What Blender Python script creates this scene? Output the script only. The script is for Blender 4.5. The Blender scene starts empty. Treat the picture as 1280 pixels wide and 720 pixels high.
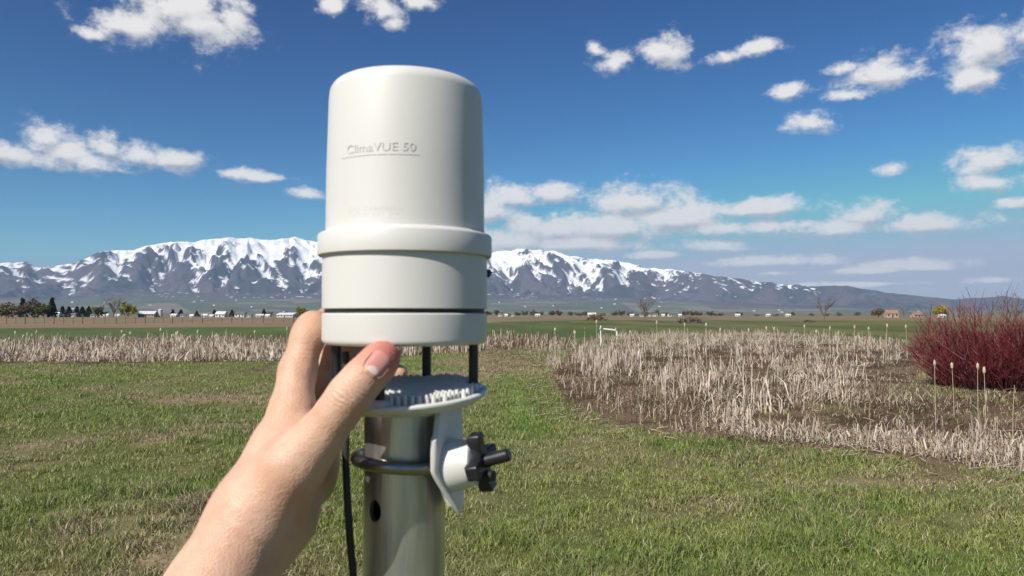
import bpy, bmesh, math, random
import numpy as np
from mathutils import Vector, Matrix

random.seed(7)
rng = np.random.default_rng(7)
scene = bpy.context.scene
COL = scene.collection

# ------------------------------------------------------------------ camera
F = 924.0                       # focal length in pixels of a 1280 wide frame
HZ = 393.0                      # horizon row
CAM_Z = 1.7
PITCH = math.atan((HZ - 360.0) / F)
cam_d = bpy.data.cameras.new('camera')
cam = bpy.data.objects.new('camera', cam_d)
COL.objects.link(cam)
cam.location = (0, 0, CAM_Z)
cam.rotation_euler = (math.radians(90) + PITCH, 0, 0)
cam_d.sensor_width = 36.0
cam_d.lens = 36.0 * F / 1280.0
cam_d.clip_start = 0.05
cam_d.clip_end = 60000
cam_d.dof.use_dof = True
cam_d.dof.focus_distance = 14.0
cam_d.dof.aperture_fstop = 22.0
scene.camera = cam

# ------------------------------------------------------------------ sun + sky
SUN_AZ = math.radians(-140.0)   # measured from +Y (view direction) towards +X
SUN_EL = math.radians(42.0)
sun_dir = Vector((math.sin(SUN_AZ) * math.cos(SUN_EL), math.cos(SUN_AZ) * math.cos(SUN_EL), math.sin(SUN_EL)))
sd = bpy.data.lights.new('sun', 'SUN')
sd.energy = 5.0
sd.angle = math.radians(0.55)
sd.color = (1.0, 0.94, 0.85)
so = bpy.data.objects.new('sun', sd)
so.rotation_euler = sun_dir.to_track_quat('Z', 'Y').to_euler()
so.location = (0, -20, 40)
COL.objects.link(so)

scene.render.engine = 'CYCLES'
scene.view_settings.view_transform = 'Standard'
scene.view_settings.look = 'None'
scene.view_settings.exposure = 0.32
scene.view_settings.gamma = 1.0
scene.view_settings.use_curve_mapping = False
scene.cycles.use_denoising = True
scene.cycles.adaptive_threshold = 0.02
scene.cycles.max_bounces = 6
scene.cycles.transparent_max_bounces = 8
scene.cycles.volume_bounces = 0

SKY_STRENGTH = 0.056
CLOUD_WHITE = (13.4, 13.0, 12.6)
CLOUD_GREY = (7.4, 7.6, 8.2)


def az_el(px, py):
    cp, sp = math.cos(PITCH), math.sin(PITCH)
    a, b = (px - 640) / F, (360 - py) / F
    d = Vector((a, cp - b * sp, sp + b * cp)).normalized()
    return math.atan2(d.x, d.y), math.asin(d.z)


CLOUDS = [  # centre and half size of the puffs, as seen from the field
    (215, 8, 100, 44), (160, 32, 56, 26), (245, 28, 70, 32), (292, 22, 36, 40), (112, 42, 30, 9), 
    (480, 12, 32, 18), (520, 3, 30, 12), (415, 8, 22, 11), (490, 28, 18, 9),
    (12, 190, 34, 16), (58, 170, 36, 27), (85, 190, 48, 22), (132, 184, 28, 19), (170, 194, 36, 18), (222, 198, 38, 14), (110, 203, 72, 15),
    (296, 217, 32, 9), (380, 240, 30, 8), (330, 222, 40, 6),
    (745, 62, 14, 12), (768, 79, 27, 16), (829, 62, 31, 21), (906, 70, 24, 10), (942, 59, 30, 10), (985, 114, 24, 11), (1013, 152, 33, 15),
    (1105, 93, 58, 24), (1066, 119, 36, 9), (1050, 86, 28, 8), (1216, 98, 36, 20), (1236, 56, 74, 30), (1285, 42, 40, 26), (1330, 50, 70, 30),
    (1250, 200, 52, 22), (1240, 228, 50, 14), (1270, 252, 30, 8), (1320, 220, 60, 26), (1115, 212, 24, 10),
    (650, 248, 48, 19), (700, 285, 120, 26), (790, 252, 74, 26), (840, 274, 100, 20), (940, 260, 90, 13), (630, 300, 80, 24), (725, 304, 120, 18),
    (880, 306, 55, 13), (560, 280, 60, 25), (615, 264, 70, 22), (765, 284, 150, 26), (905, 286, 95, 14), (690, 242, 64, 13),
    (1080, 268, 44, 18), (1045, 285, 84, 13), (1160, 280, 80, 14), (1000, 282, 40, 9),
    (970, 326, 95, 8), (1140, 332, 80, 9), (1090, 338, 66, 5), (966, 341, 36, 6), (1250, 350, 45, 5), (1060, 355, 90, 4), (820, 318, 60, 6),
]


def build_world():
    w = bpy.data.worlds.new('World')
    scene.world = w
    w.use_nodes = True
    w.cycles.sampling_method = 'MANUAL'
    w.cycles.sample_map_resolution = 256
    nt = w.node_tree
    nt.nodes.clear()
    N, L = nt.nodes, nt.links
    out = N.new('ShaderNodeOutputWorld')
    bg = N.new('ShaderNodeBackground')
    bg.inputs['Strength'].default_value = SKY_STRENGTH
    L.new(bg.outputs[0], out.inputs[0])
    sky = N.new('ShaderNodeTexSky')
    sky.sky_type = 'NISHITA'
    sky.sun_disc = False
    sky.sun_elevation = SUN_EL
    sky.sun_rotation = SUN_AZ
    sky.altitude = 1400
    sky.air_density = 1.0
    sky.dust_density = 0.6
    sky.ozone_density = 3.0

    # node group: puff field at a sky position
    g = bpy.data.node_groups.new('cloud_field', 'ShaderNodeTree')
    g.interface.new_socket('UV', in_out='INPUT', socket_type='NodeSocketVector')
    g.interface.new_socket('Field', in_out='OUTPUT', socket_type='NodeSocketFloat')
    gi = g.nodes.new('NodeGroupInput')
    go = g.nodes.new('NodeGroupOutput')
    blobs = []
    for (px, py, rx, ry) in CLOUDS:
        a, e = az_el(px, py)
        k = math.cos(a) ** 1.0
        blobs.append((a, e, rx / F * k * k * 1.08, ry / F * k * 1.08))
    # three puffs at a time: squared distance in units of the puff's half size
    while len(blobs) % 3:
        blobs.append(blobs[-1])
    sp = g.nodes.new('ShaderNodeSeparateXYZ')
    g.links.new(gi.outputs[0], sp.inputs[0])

    def vm(op, *ins):
        n = g.nodes.new('ShaderNodeVectorMath')
        n.operation = op
        for i, v in enumerate(ins):
            if isinstance(v, tuple):
                n.inputs[i].default_value = v
            else:
                g.links.new(v, n.inputs[i])
        return n.outputs[0]
    acc = None
    for i in range(0, len(blobs), 3):
        tr = blobs[i:i + 3]
        dx = vm('MULTIPLY_ADD', sp.outputs[0], tuple(1 / t[2] for t in tr), tuple(-t[0] / t[2] for t in tr))
        dy = vm('MULTIPLY_ADD', sp.outputs[1], tuple(1 / t[3] for t in tr), tuple(-t[1] / t[3] for t in tr))
        d2 = vm('MULTIPLY_ADD', dx, dx, vm('MULTIPLY', dy, dy))
        acc = d2 if acc is None else vm('MINIMUM', acc, d2)
    s3 = g.nodes.new('ShaderNodeSeparateXYZ')
    g.links.new(acc, s3.inputs[0])

    def gm(op, *ins):
        n = g.nodes.new('ShaderNodeMath')
        n.operation = op
        for i, v in enumerate(ins):
            if isinstance(v, (int, float)):
                n.inputs[i].default_value = v
            else:
                g.links.new(v, n.inputs[i])
        return n.outputs[0]
    acc = gm('SQRT', gm('MINIMUM', gm('MINIMUM', s3.outputs[0], s3.outputs[1]), s3.outputs[2]))
    # the same fair-weather sky goes on all round
    tn = g.nodes.new('ShaderNodeTexNoise')
    tn.inputs['Scale'].default_value = 5.0
    tn.inputs['Detail'].default_value = 2.0
    vs = vm('MULTIPLY', gi.outputs[0], (1.0, 2.2, 1.0))
    g.links.new(vs, tn.inputs['Vector'])
    gate = gm('MAXIMUM', gm('SUBTRACT', gm('ABSOLUTE', sp.outputs[0]), 0.70), gm('SUBTRACT', sp.outputs[1], 0.46))
    gate = gm('MULTIPLY', gm('MINIMUM', gate, 0.0), -60.0)
    rest = gm('ADD', gm('MULTIPLY_ADD', tn.outputs['Fac'], -7.0, 5.4), gate)
    acc = gm('MINIMUM', acc, rest)
    g.links.new(acc, go.inputs[0])

    def math_(op, a, b=None, c=None, clamp=False):
        n = N.new('ShaderNodeMath')
        n.operation = op
        n.use_clamp = clamp
        for i, v in enumerate((a, b, c)):
            if v is None:
                continue
            if isinstance(v, (int, float)):
                n.inputs[i].default_value = v
            else:
                L.new(v, n.inputs[i])
        return n.outputs[0]

    tc = N.new('ShaderNodeTexCoord')
    sep = N.new('ShaderNodeSeparateXYZ')
    L.new(tc.outputs['Generated'], sep.inputs[0])
    az = math_('ARCTAN2', sep.outputs[0], sep.outputs[1])
    el = math_('ARCSINE', sep.outputs[2])
    uv = N.new('ShaderNodeCombineXYZ')
    L.new(az, uv.inputs[0])
    L.new(el, uv.inputs[1])

    def noise(scale, detail, rough, off, sy=1.35, dist=0.0):
        mp = N.new('ShaderNodeVectorMath')
        mp.operation = 'MULTIPLY_ADD'
        L.new(uv.outputs[0], mp.inputs[0])
        mp.inputs[1].default_value = (1, sy, 1)
        mp.inputs[2].default_value = off
        t = N.new('ShaderNodeTexNoise')
        t.noise_dimensions = '3D'
        t.inputs['Scale'].default_value = scale
        t.inputs['Detail'].default_value = detail
        t.inputs['Roughness'].default_value = rough
        t.inputs['Distortion'].default_value = dist
        L.new(mp.outputs[0], t.inputs['Vector'])
        return t.outputs['Fac']

    n1 = noise(19, 7, 0.64, (0, 0, 3.1), dist=0.15)
    n2 = noise(19, 7, 0.64, (-0.010, 0.016, 3.1), dist=0.15)     # same puffs, a step towards the sun
    big = noise(6, 3, 0.5, (2, 0, 1.7))
    edge = noise(90, 4, 0.6, (0, 0, 9.0))

    def field(offset):
        v = N.new('ShaderNodeVectorMath')
        v.operation = 'ADD'
        L.new(uv.outputs[0], v.inputs[0])
        v.inputs[1].default_value = offset
        gn = N.new('ShaderNodeGroup')
        gn.node_tree = g
        L.new(v.outputs[0], gn.inputs[0])
        return gn.outputs[0]

    f1 = field((0, 0, 0))
    f2 = field((-0.004, 0.012, 0))
    # density = 1 - r + noise
    def dens(f, n):
        a = math_('SUBTRACT', 1.14, f)
        b = math_('MULTIPLY_ADD', n, 3.0, -1.5)
        c = math_('ADD', a, b)
        d = math_('MULTIPLY_ADD', edge, 0.9, -0.45)
        return math_('ADD', c, d)
    d1 = dens(f1, n1)
    d2 = dens(f2, n2)
    al = N.new('ShaderNodeMapRange')
    al.interpolation_type = 'SMOOTHSTEP'
    al.inputs['From Min'].default_value = -0.02
    al.inputs['From Max'].default_value = 0.95
    L.new(d1, al.inputs['Value'])
    # the side of a puff that has less cloud towards the sun is bright
    lit = math_('MULTIPLY_ADD', math_('SUBTRACT', n1, n2), 1.1, math_('SUBTRACT', f2, f1))
    sh = N.new('ShaderNodeMapRange')
    sh.interpolation_type = 'SMOOTHSTEP'
    sh.inputs['From Min'].default_value = -0.50
    sh.inputs['From Max'].default_value = 0.22
    L.new(lit, sh.inputs['Value'])
    cc = N.new('ShaderNodeMix')
    cc.data_type = 'RGBA'
    cc.inputs['A'].default_value = (*CLOUD_GREY, 1)
    cc.inputs['B'].default_value = (*CLOUD_WHITE, 1)
    L.new(sh.outputs[0], cc.inputs['Factor'])
    # no clouds below the horizon
    up = N.new('ShaderNodeMapRange')
    up.inputs['From Min'].default_value = 0.0
    up.inputs['From Max'].default_value = 0.03
    L.new(el, up.inputs['Value'])
    alpha = math_('MULTIPLY', math_('MULTIPLY', al.outputs[0], up.outputs[0]), 0.96)
    tint = N.new('ShaderNodeMix')
    tint.data_type = 'RGBA'
    tint.blend_type = 'MULTIPLY'
    tint.inputs['Factor'].default_value = 1.0
    tint.inputs['B'].default_value = SKY_TINT
    L.new(sky.outputs[0], tint.inputs['A'])
    mix = N.new('ShaderNodeMix')
    mix.data_type = 'RGBA'
    L.new(alpha, mix.inputs['Factor'])
    # deeper overhead, paler towards the horizon, as the camera recorded it
    ss = N.new('ShaderNodeSeparateColor')
    L.new(tint.outputs['Result'], ss.inputs[0])
    sc2 = N.new('ShaderNodeCombineColor')
    for ch, (gk, gp, top) in enumerate(SKY_CURVE):
        v_ = math_('MINIMUM', math_('MULTIPLY', math_('POWER', ss.outputs[ch], gp), gk), top)
        L.new(v_, sc2.inputs[ch])
    L.new(sc2.outputs[0], mix.inputs['A'])
    L.new(cc.outputs['Result'], mix.inputs['B'])
    L.new(mix.outputs['Result'], bg.inputs['Color'])


SKY_TINT = (0.64, 1.12, 1.34, 1)
SKY_CURVE = ((0.36, 2.4, 7.0), (0.275, 1.88, 7.8), (0.399, 1.464, 9.4))
build_world()


# ------------------------------------------------------------------ helpers
CP, SP = math.cos(PITCH), math.sin(PITCH)


def P(px, py, D):
    """world point at depth D (metres along the view axis) behind a photo pixel"""
    a, b = (px - 640) / F, (360 - py) / F
    return Vector((D * a, D * (CP - b * SP), CAM_Z + D * (SP + b * CP)))


def G(px, py):
    """ground point under a photo pixel"""
    p = P(px, py, 1.0)
    t = CAM_Z / (CAM_Z - p.z)
    return Vector((p.x * t, p.y * t, 0))


def to_px(x, y, z=0.0):
    """vectorised projection, used only to lay the map of the field out"""
    dz = z - CAM_Z
    D = y * CP + dz * SP
    D = np.maximum(D, 1e-3)
    u = -y * SP + dz * CP
    return 640 + F * x / D, 360 - F * u / D


def hash2(ix, iy, seed):
    h = (ix.astype(np.int64) * 374761393 + iy.astype(np.int64) * 668265263 + seed * 974711) & 0xFFFFFFFF
    h = ((h ^ (h >> 13)) * 1274126177) & 0xFFFFFFFF
    h = (h ^ (h >> 16)) & 0xFFFFFF
    return h / float(0xFFFFFF)


def vnoise(x, y, seed=0):
    ix, iy = np.floor(x), np.floor(y)
    fx, fy = x - ix, y - iy
    fx = fx * fx * fx * (fx * (fx * 6 - 15) + 10)
    fy = fy * fy * fy * (fy * (fy * 6 - 15) + 10)
    a, b = hash2(ix, iy, seed), hash2(ix + 1, iy, seed)
    c, d = hash2(ix, iy + 1, seed), hash2(ix + 1, iy + 1, seed)
    return (a * (1 - fx) + b * fx) * (1 - fy) + (c * (1 - fx) + d * fx) * fy


def fbm(x, y, seed=0, octaves=4, gain=0.5):
    s, amp, tot = 0, 1.0, 0
    for o in range(octaves):
        s = s + amp * vnoise(x * 2 ** o + 17.3 * o, y * 2 ** o - 9.1 * o, seed + o)
        tot += amp
        amp *= gain
    return s / tot


def sstep(a, b, x):
    t = np.clip((x - a) / (b - a), 0, 1)
    return t * t * (3 - 2 * t)


def in_poly(px, py, poly):
    inside = np.zeros(np.shape(px), bool)
    n = len(poly)
    for i in range(n):
        x1, y1 = poly[i]
        x2, y2 = poly[(i + 1) % n]
        if y1 == y2:
            continue
        c = ((y1 > py) != (y2 > py)) & (px < (x2 - x1) * (py - y1) / (y2 - y1) + x1)
        inside ^= c
    return inside


def mesh_np(name, verts, faces_flat, loop_total, smooth=True, colors=None, attr='tint'):
    me = bpy.data.meshes.new(name)
    nv = len(verts)
    me.vertices.add(nv)
    me.vertices.foreach_set('co', np.asarray(verts, np.float32).ravel())
    nf = len(loop_total)
    me.loops.add(len(faces_flat))
    me.loops.foreach_set('vertex_index', np.asarray(faces_flat, np.int32))
    me.polygons.add(nf)
    starts = np.concatenate([[0], np.cumsum(loop_total)[:-1]]).astype(np.int32)
    me.polygons.foreach_set('loop_start', starts)
    me.polygons.foreach_set('use_smooth', np.full(nf, smooth, bool))
    me.update(calc_edges=True)
    me.validate()
    if colors is not None:
        a = me.attributes.new(attr, 'FLOAT_COLOR', 'POINT')
        c = np.ones((nv, 4), np.float32)
        c[:, :3] = colors
        a.data.foreach_set('color', c.ravel())
    return me


def link(name, me, mat=None, parent=None, loc=None):
    o = bpy.data.objects.new(name, me)
    COL.objects.link(o)
    if mat is not None and me is not None:
        if not me.materials:
            me.materials.append(mat)
    if parent is not None:
        o.parent = parent
    if loc is not None:
        o.location = loc
    return o


def tag(o, label=None, cat=None, group=None, kind=None):
    if label:
        o['label'] = label
    if cat:
        o['category'] = cat
    if group:
        o['group'] = group
    if kind:
        o['kind'] = kind
    return o


def empty(name, loc):
    o = bpy.data.objects.new(name, None)
    o.empty_display_size = 0.05
    o.location = loc
    COL.objects.link(o)
    return o


class MB:
    def __init__(s):
        s.v, s.f = [], []

    def add(s, vs, fs):
        n = len(s.v)
        s.v += [tuple(v) for v in vs]
        s.f += [tuple(i + n for i in f) for f in fs]

    def box(s, c, d, rot=None):
        c = Vector(c)
        vs = []
        for x in (-.5, .5):
            for y in (-.5, .5):
                for z in (-.5, .5):
                    p = Vector((x * d[0], y * d[1], z * d[2]))
                    if rot is not None:
                        p = rot @ p
                    vs.append(c + p)
        s.add(vs, [(0, 1, 3, 2), (4, 6, 7, 5), (0, 4, 5, 1), (2, 3, 7, 6), (0, 2, 6, 4), (1, 5, 7, 3)])

    def tube(s, pts, rad, n=8, caps=True):
        pts = [Vector(p) for p in pts]
        if isinstance(rad, (int, float)):
            rad = [rad] * len(pts)
        base = len(s.v)
        prev = None
        for i, p in enumerate(pts):
            t = (pts[min(i + 1, len(pts) - 1)] - pts[max(i - 1, 0)])
            t = t.normalized() if t.length > 1e-9 else Vector((0, 0, 1))
            if prev is None:
                a = t.cross(Vector((0.31, 0.17, 0.93)))
                if a.length < 1e-3:
                    a = t.cross(Vector((1, 0, 0)))
            else:
                a = prev - t * prev.dot(t)
            a.normalize()
            prev = a
            b = t.cross(a)
            for k in range(n):
                an = 2 * math.pi * k / n
                s.v.append(tuple(p + (a * math.cos(an) + b * math.sin(an)) * rad[i]))
        for i in range(len(pts) - 1):
            for k in range(n):
                k2 = (k + 1) % n
                s.f.append((base + i * n + k, base + i * n + k2, base + (i + 1) * n + k2, base + (i + 1) * n + k))
        if caps:
            s.f.append(tuple(base + k for k in reversed(range(n))))
            s.f.append(tuple(base + (len(pts) - 1) * n + k for k in range(n)))

    def lathe(s, prof, n=96, centre=(0, 0, 0)):
        """prof: (radius, z) from bottom to top; radius 0 at an end closes it"""
        base = len(s.v)
        rings = []
        for (r, z) in prof:
            if r < 1e-7:
                rings.append([len(s.v)])
                s.v.append((centre[0], centre[1], centre[2] + z))
            else:
                ring = []
                for k in range(n):
                    an = 2 * math.pi * k / n
                    ring.append(len(s.v))
                    s.v.append((centre[0] + r * math.cos(an), centre[1] + r * math.sin(an), centre[2] + z))
                rings.append(ring)
        for A, B in zip(rings[:-1], rings[1:]):
            for k in range(n):
                k2 = (k + 1) % n
                if len(A) == 1:
                    s.f.append((A[0], B[k2], B[k]))
                elif len(B) == 1:
                    s.f.append((A[k], A[k2], B[0]))
                else:
                    s.f.append((A[k], A[k2], B[k2], B[k]))

    def mesh(s, name, smooth=True, sharp=35):
        me = bpy.data.meshes.new(name)
        me.from_pydata(s.v, [], s.f)
        me.validate()
        if smooth:
            me.polygons.foreach_set('use_smooth', [True] * len(me.polygons))
            if sharp:
                me.set_sharp_from_angle(angle=math.radians(sharp))
        me.update()
        return me

    def build(s, name, mat, parent=None, smooth=True, loc=None, sharp=35):
        return link(name, s.mesh(name, smooth, sharp), mat, parent, loc)


# ------------------------------------------------------------------ materials
def mat_new(name):
    m = bpy.data.materials.new(name)
    m.use_nodes = True
    b = m.node_tree.nodes['Principled BSDF']
    return m, m.node_tree.nodes, m.node_tree.links, b


def mat_noise(name, c1, c2, scale=20, rough=0.6, rough2=None, bump=0.0, bscale=None, detail=5, coord='Object', stretch=(1, 1, 1), spec=0.5, metallic=0.0, thr=(0.35, 0.65), sss=0.0, trans=0.0):
    m, N, L, b = mat_new(name)
    tc = N.new('ShaderNodeTexCoord')
    mp = N.new('ShaderNodeMapping')
    mp.inputs['Scale'].default_value = stretch
    L.new(tc.outputs[coord], mp.inputs[0])
    t = N.new('ShaderNodeTexNoise')
    t.inputs['Scale'].default_value = scale
    t.inputs['Detail'].default_value = detail
    L.new(mp.outputs[0], t.inputs['Vector'])
    r = N.new('ShaderNodeMapRange')
    r.inputs['From Min'].default_value = thr[0]
    r.inputs['From Max'].default_value = thr[1]
    L.new(t.outputs['Fac'], r.inputs['Value'])
    mx = N.new('ShaderNodeMix')
    mx.data_type = 'RGBA'
    mx.inputs['A'].default_value = (*c1, 1)
    mx.inputs['B'].default_value = (*c2, 1)
    L.new(r.outputs[0], mx.inputs['Factor'])
    L.new(mx.outputs['Result'], b.inputs['Base Color'])
    b.inputs['Roughness'].default_value = rough
    if rough2 is not None:
        rr = N.new('ShaderNodeMapRange')
        rr.inputs['To Min'].default_value = rough
        rr.inputs['To Max'].default_value = rough2
        L.new(t.outputs['Fac'], rr.inputs['Value'])
        L.new(rr.outputs[0], b.inputs['Roughness'])
    b.inputs['Metallic'].default_value = metallic
    b.inputs['Specular IOR Level'].default_value = spec
    if sss:
        b.inputs['Subsurface Weight'].default_value = sss
    if bump:
        t2 = N.new('ShaderNodeTexNoise')
        t2.inputs['Scale'].default_value = bscale or scale * 4
        t2.inputs['Detail'].default_value = 4
        L.new(mp.outputs[0], t2.inputs['Vector'])
        bp = N.new('ShaderNodeBump')
        bp.inputs['Strength'].default_value = bump
        bp.inputs['Distance'].default_value = 0.01
        L.new(t2.outputs['Fac'], bp.inputs['Height'])
        L.new(bp.outputs[0], b.inputs['Normal'])
    return m


def mat_tint(name, rough=0.8, spec=0.2, scale=0.0, amt=0.25, trans=0.0, coord='Object', bump=0.0, bdist=0.02):
    """base colour from the mesh's own tint attribute, varied by fine noise"""
    m, N, L, b = mat_new(name)
    at = N.new('ShaderNodeAttribute')
    at.attribute_name = 'tint'
    src = at.outputs['Color']
    if scale:
        tc = N.new('ShaderNodeTexCoord')
        t = N.new('ShaderNodeTexNoise')
        t.inputs['Scale'].default_value = scale
        t.inputs['Detail'].default_value = 6
        t.inputs['Roughness'].default_value = 0.65
        L.new(tc.outputs[coord], t.inputs['Vector'])
        r = N.new('ShaderNodeMapRange')
        r.inputs['From Min'].default_value = 0.25
        r.inputs['From Max'].default_value = 0.75
        r.inputs['To Min'].default_value = 1 - amt
        r.inputs['To Max'].default_value = 1 + amt
        L.new(t.outputs['Fac'], r.inputs['Value'])
        mx = N.new('ShaderNodeVectorMath')
        mx.operation = 'SCALE'
        L.new(src, mx.inputs[0])
        L.new(r.outputs[0], mx.inputs['Scale'])
        src = mx.outputs[0]
        if bump:
            bp = N.new('ShaderNodeBump')
            bp.inputs['Strength'].default_value = bump
            bp.inputs['Distance'].default_value = bdist
            L.new(t.outputs['Fac'], bp.inputs['Height'])
            L.new(bp.outputs[0], b.inputs['Normal'])
    L.new(src, b.inputs['Base Color'])
    b.inputs['Roughness'].default_value = rough
    b.inputs['Specular IOR Level'].default_value = spec
    if trans:
        tl = N.new('ShaderNodeBsdfTranslucent')
        L.new(src, tl.inputs['Color'])
        ms = N.new('ShaderNodeMixShader')
        ms.inputs[0].default_value = trans
        L.new(b.outputs[0], ms.inputs[1])
        L.new(tl.outputs[0], ms.inputs[2])
        L.new(ms.outputs[0], N['Material Output'].inputs['Surface'])
    return m


M = {}
M['ground'] = mat_tint('field_soil_and_turf', rough=0.95, spec=0.1, scale=9.0, amt=0.35, bump=0.6, bdist=0.03)
M['grass'] = mat_tint('grass_blades', rough=0.55, spec=0.3, trans=0.25)
M['reed'] = mat_tint('dry_reed', rough=0.7, spec=0.25, trans=0.15)
M['leaf'] = mat_tint('tree_leaf', rough=0.6, spec=0.25, trans=0.2)
M['mountain'] = mat_tint('mountain_rock_and_snow', rough=0.9, spec=0.1, scale=0.012, amt=0.14)
M['white'] = mat_noise('white_plastic', (0.62, 0.605, 0.575), (0.575, 0.56, 0.525), scale=22, rough=0.36, rough2=0.6, bump=0.02, bscale=900, detail=9, stretch=(1, 1, .35), thr=(.42, .8))
M['white_lo'] = mat_noise('white_cast_plastic', (0.68, 0.67, 0.64), (0.60, 0.59, 0.56), scale=60, rough=0.45, bump=0.03, bscale=1200)
M['print'] = mat_noise('pale_grey_print', (0.555, 0.545, 0.52), (0.575, 0.56, 0.535), scale=300, rough=0.6)
M['black'] = mat_noise('black_rubber', (0.012, 0.012, 0.013), (0.022, 0.022, 0.023), scale=80, rough=0.5, rough2=0.7)
M['black_gloss'] = mat_noise('black_nylon', (0.010, 0.011, 0.013), (0.018, 0.019, 0.022), scale=120, rough=0.3, rough2=0.45)
M['steel'] = mat_noise('stainless_steel', (0.36, 0.35, 0.33), (0.24, 0.23, 0.22), scale=60, rough=0.25, rough2=0.45, metallic=1.0)
M['galv'] = mat_noise('galvanised_steel', (0.66, 0.65, 0.62), (0.40, 0.395, 0.375), scale=60, rough=0.24, rough2=0.55, metallic=0.9, stretch=(1, 1, 0.12), bump=0.12, bscale=220, detail=9, thr=(0.38, 0.62))
M['pipe_in'] = mat_noise('pipe_inside', (0.03, 0.03, 0.03), (0.05, 0.045, 0.04), scale=40, rough=0.8)
M['wood_post'] = mat_noise('weathered_post', (0.22, 0.18, 0.14), (0.12, 0.10, 0.08), scale=9, rough=0.9, stretch=(6, 6, 1))
M['wire'] = mat_noise('fence_wire', (0.2, 0.2, 0.2), (0.12, 0.1, 0.09), scale=3, rough=0.6, metallic=0.6)
M['bark'] = mat_noise('grey_bark', (0.10, 0.085, 0.07), (0.17, 0.145, 0.12), scale=6, rough=0.9)
M['bark_red'] = mat_noise('reddish_bark', (0.15, 0.085, 0.06), (0.22, 0.14, 0.10), scale=4, rough=0.9)
M['red_twig'] = mat_noise('red_dogwood_bark', (0.085, 0.011, 0.014), (0.18, 0.028, 0.032), scale=2.2, rough=0.55)
M['red_stem'] = mat_noise('old_dogwood_stem', (0.06, 0.022, 0.022), (0.12, 0.03, 0.03), scale=5, rough=0.8)
M['hide'] = mat_noise('black_hide', (0.012, 0.010, 0.009), (0.03, 0.022, 0.018), scale=2, rough=0.7)
M['house_white'] = mat_noise('white_siding', (0.66, 0.65, 0.62), (0.52, 0.51, 0.49), scale=0.8, rough=0.7)
M['house_tan'] = mat_noise('tan_siding', (0.44, 0.33, 0.24), (0.36, 0.27, 0.2), scale=0.8, rough=0.8)
M['roof_pale'] = mat_noise('pale_metal_roof', (0.68, 0.68, 0.67), (0.55, 0.55, 0.55), scale=0.6, rough=0.45)
M['roof_dark'] = mat_noise('dark_shingle', (0.09, 0.085, 0.085), (0.15, 0.14, 0.13), scale=1.2, rough=0.85)
M['roof_brown'] = mat_noise('orange_brown_roof', (0.32, 0.18, 0.115), (0.25, 0.14, 0.09), scale=1.2, rough=0.8)
M['glass'] = mat_noise('dark_window', (0.02, 0.025, 0.03), (0.04, 0.05, 0.06), scale=1, rough=0.1)
M['concrete'] = mat_noise('silo_concrete', (0.52, 0.50, 0.46), (0.42, 0.40, 0.37), scale=0.7, rough=0.85)
M['pipe_white'] = mat_noise('white_pvc', (0.78, 0.77, 0.73), (0.7, 0.68, 0.64), scale=6, rough=0.4)

#@@STRUCTURE
# ------------------------------------------------------------------ ground
REED_MAIN = [(722, 436), (706, 466), (745, 488), (880, 500), (905, 538), (1010, 545), (1060, 520), (1090, 478), (1140, 455), (1150, 428), (960, 417), (760, 420)]
REED_FRONT = [(880, 530), (930, 548), (1060, 562), (1180, 580), (1340, 606), (1340, 566), (1180, 548), (1040, 540)]
THATCH = [(686, 462), (706, 500), (775, 534), (930, 556), (1060, 570), (1180, 588), (1340, 612), (1340, 500), (1160, 476), (1150, 428), (960, 414), (740, 418), (712, 440)]
REED_LEFT = [(-160, 433), (-160, 458), (100, 457), (250, 455), (340, 452), (420, 449), (500, 445), (500, 430), (300, 427), (100, 429)]


def bell(px, py, cx, cy, rx, ry):
    return np.exp(-(((px - cx) / rx) ** 2 + ((py - cy) / ry) ** 2))


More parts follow.
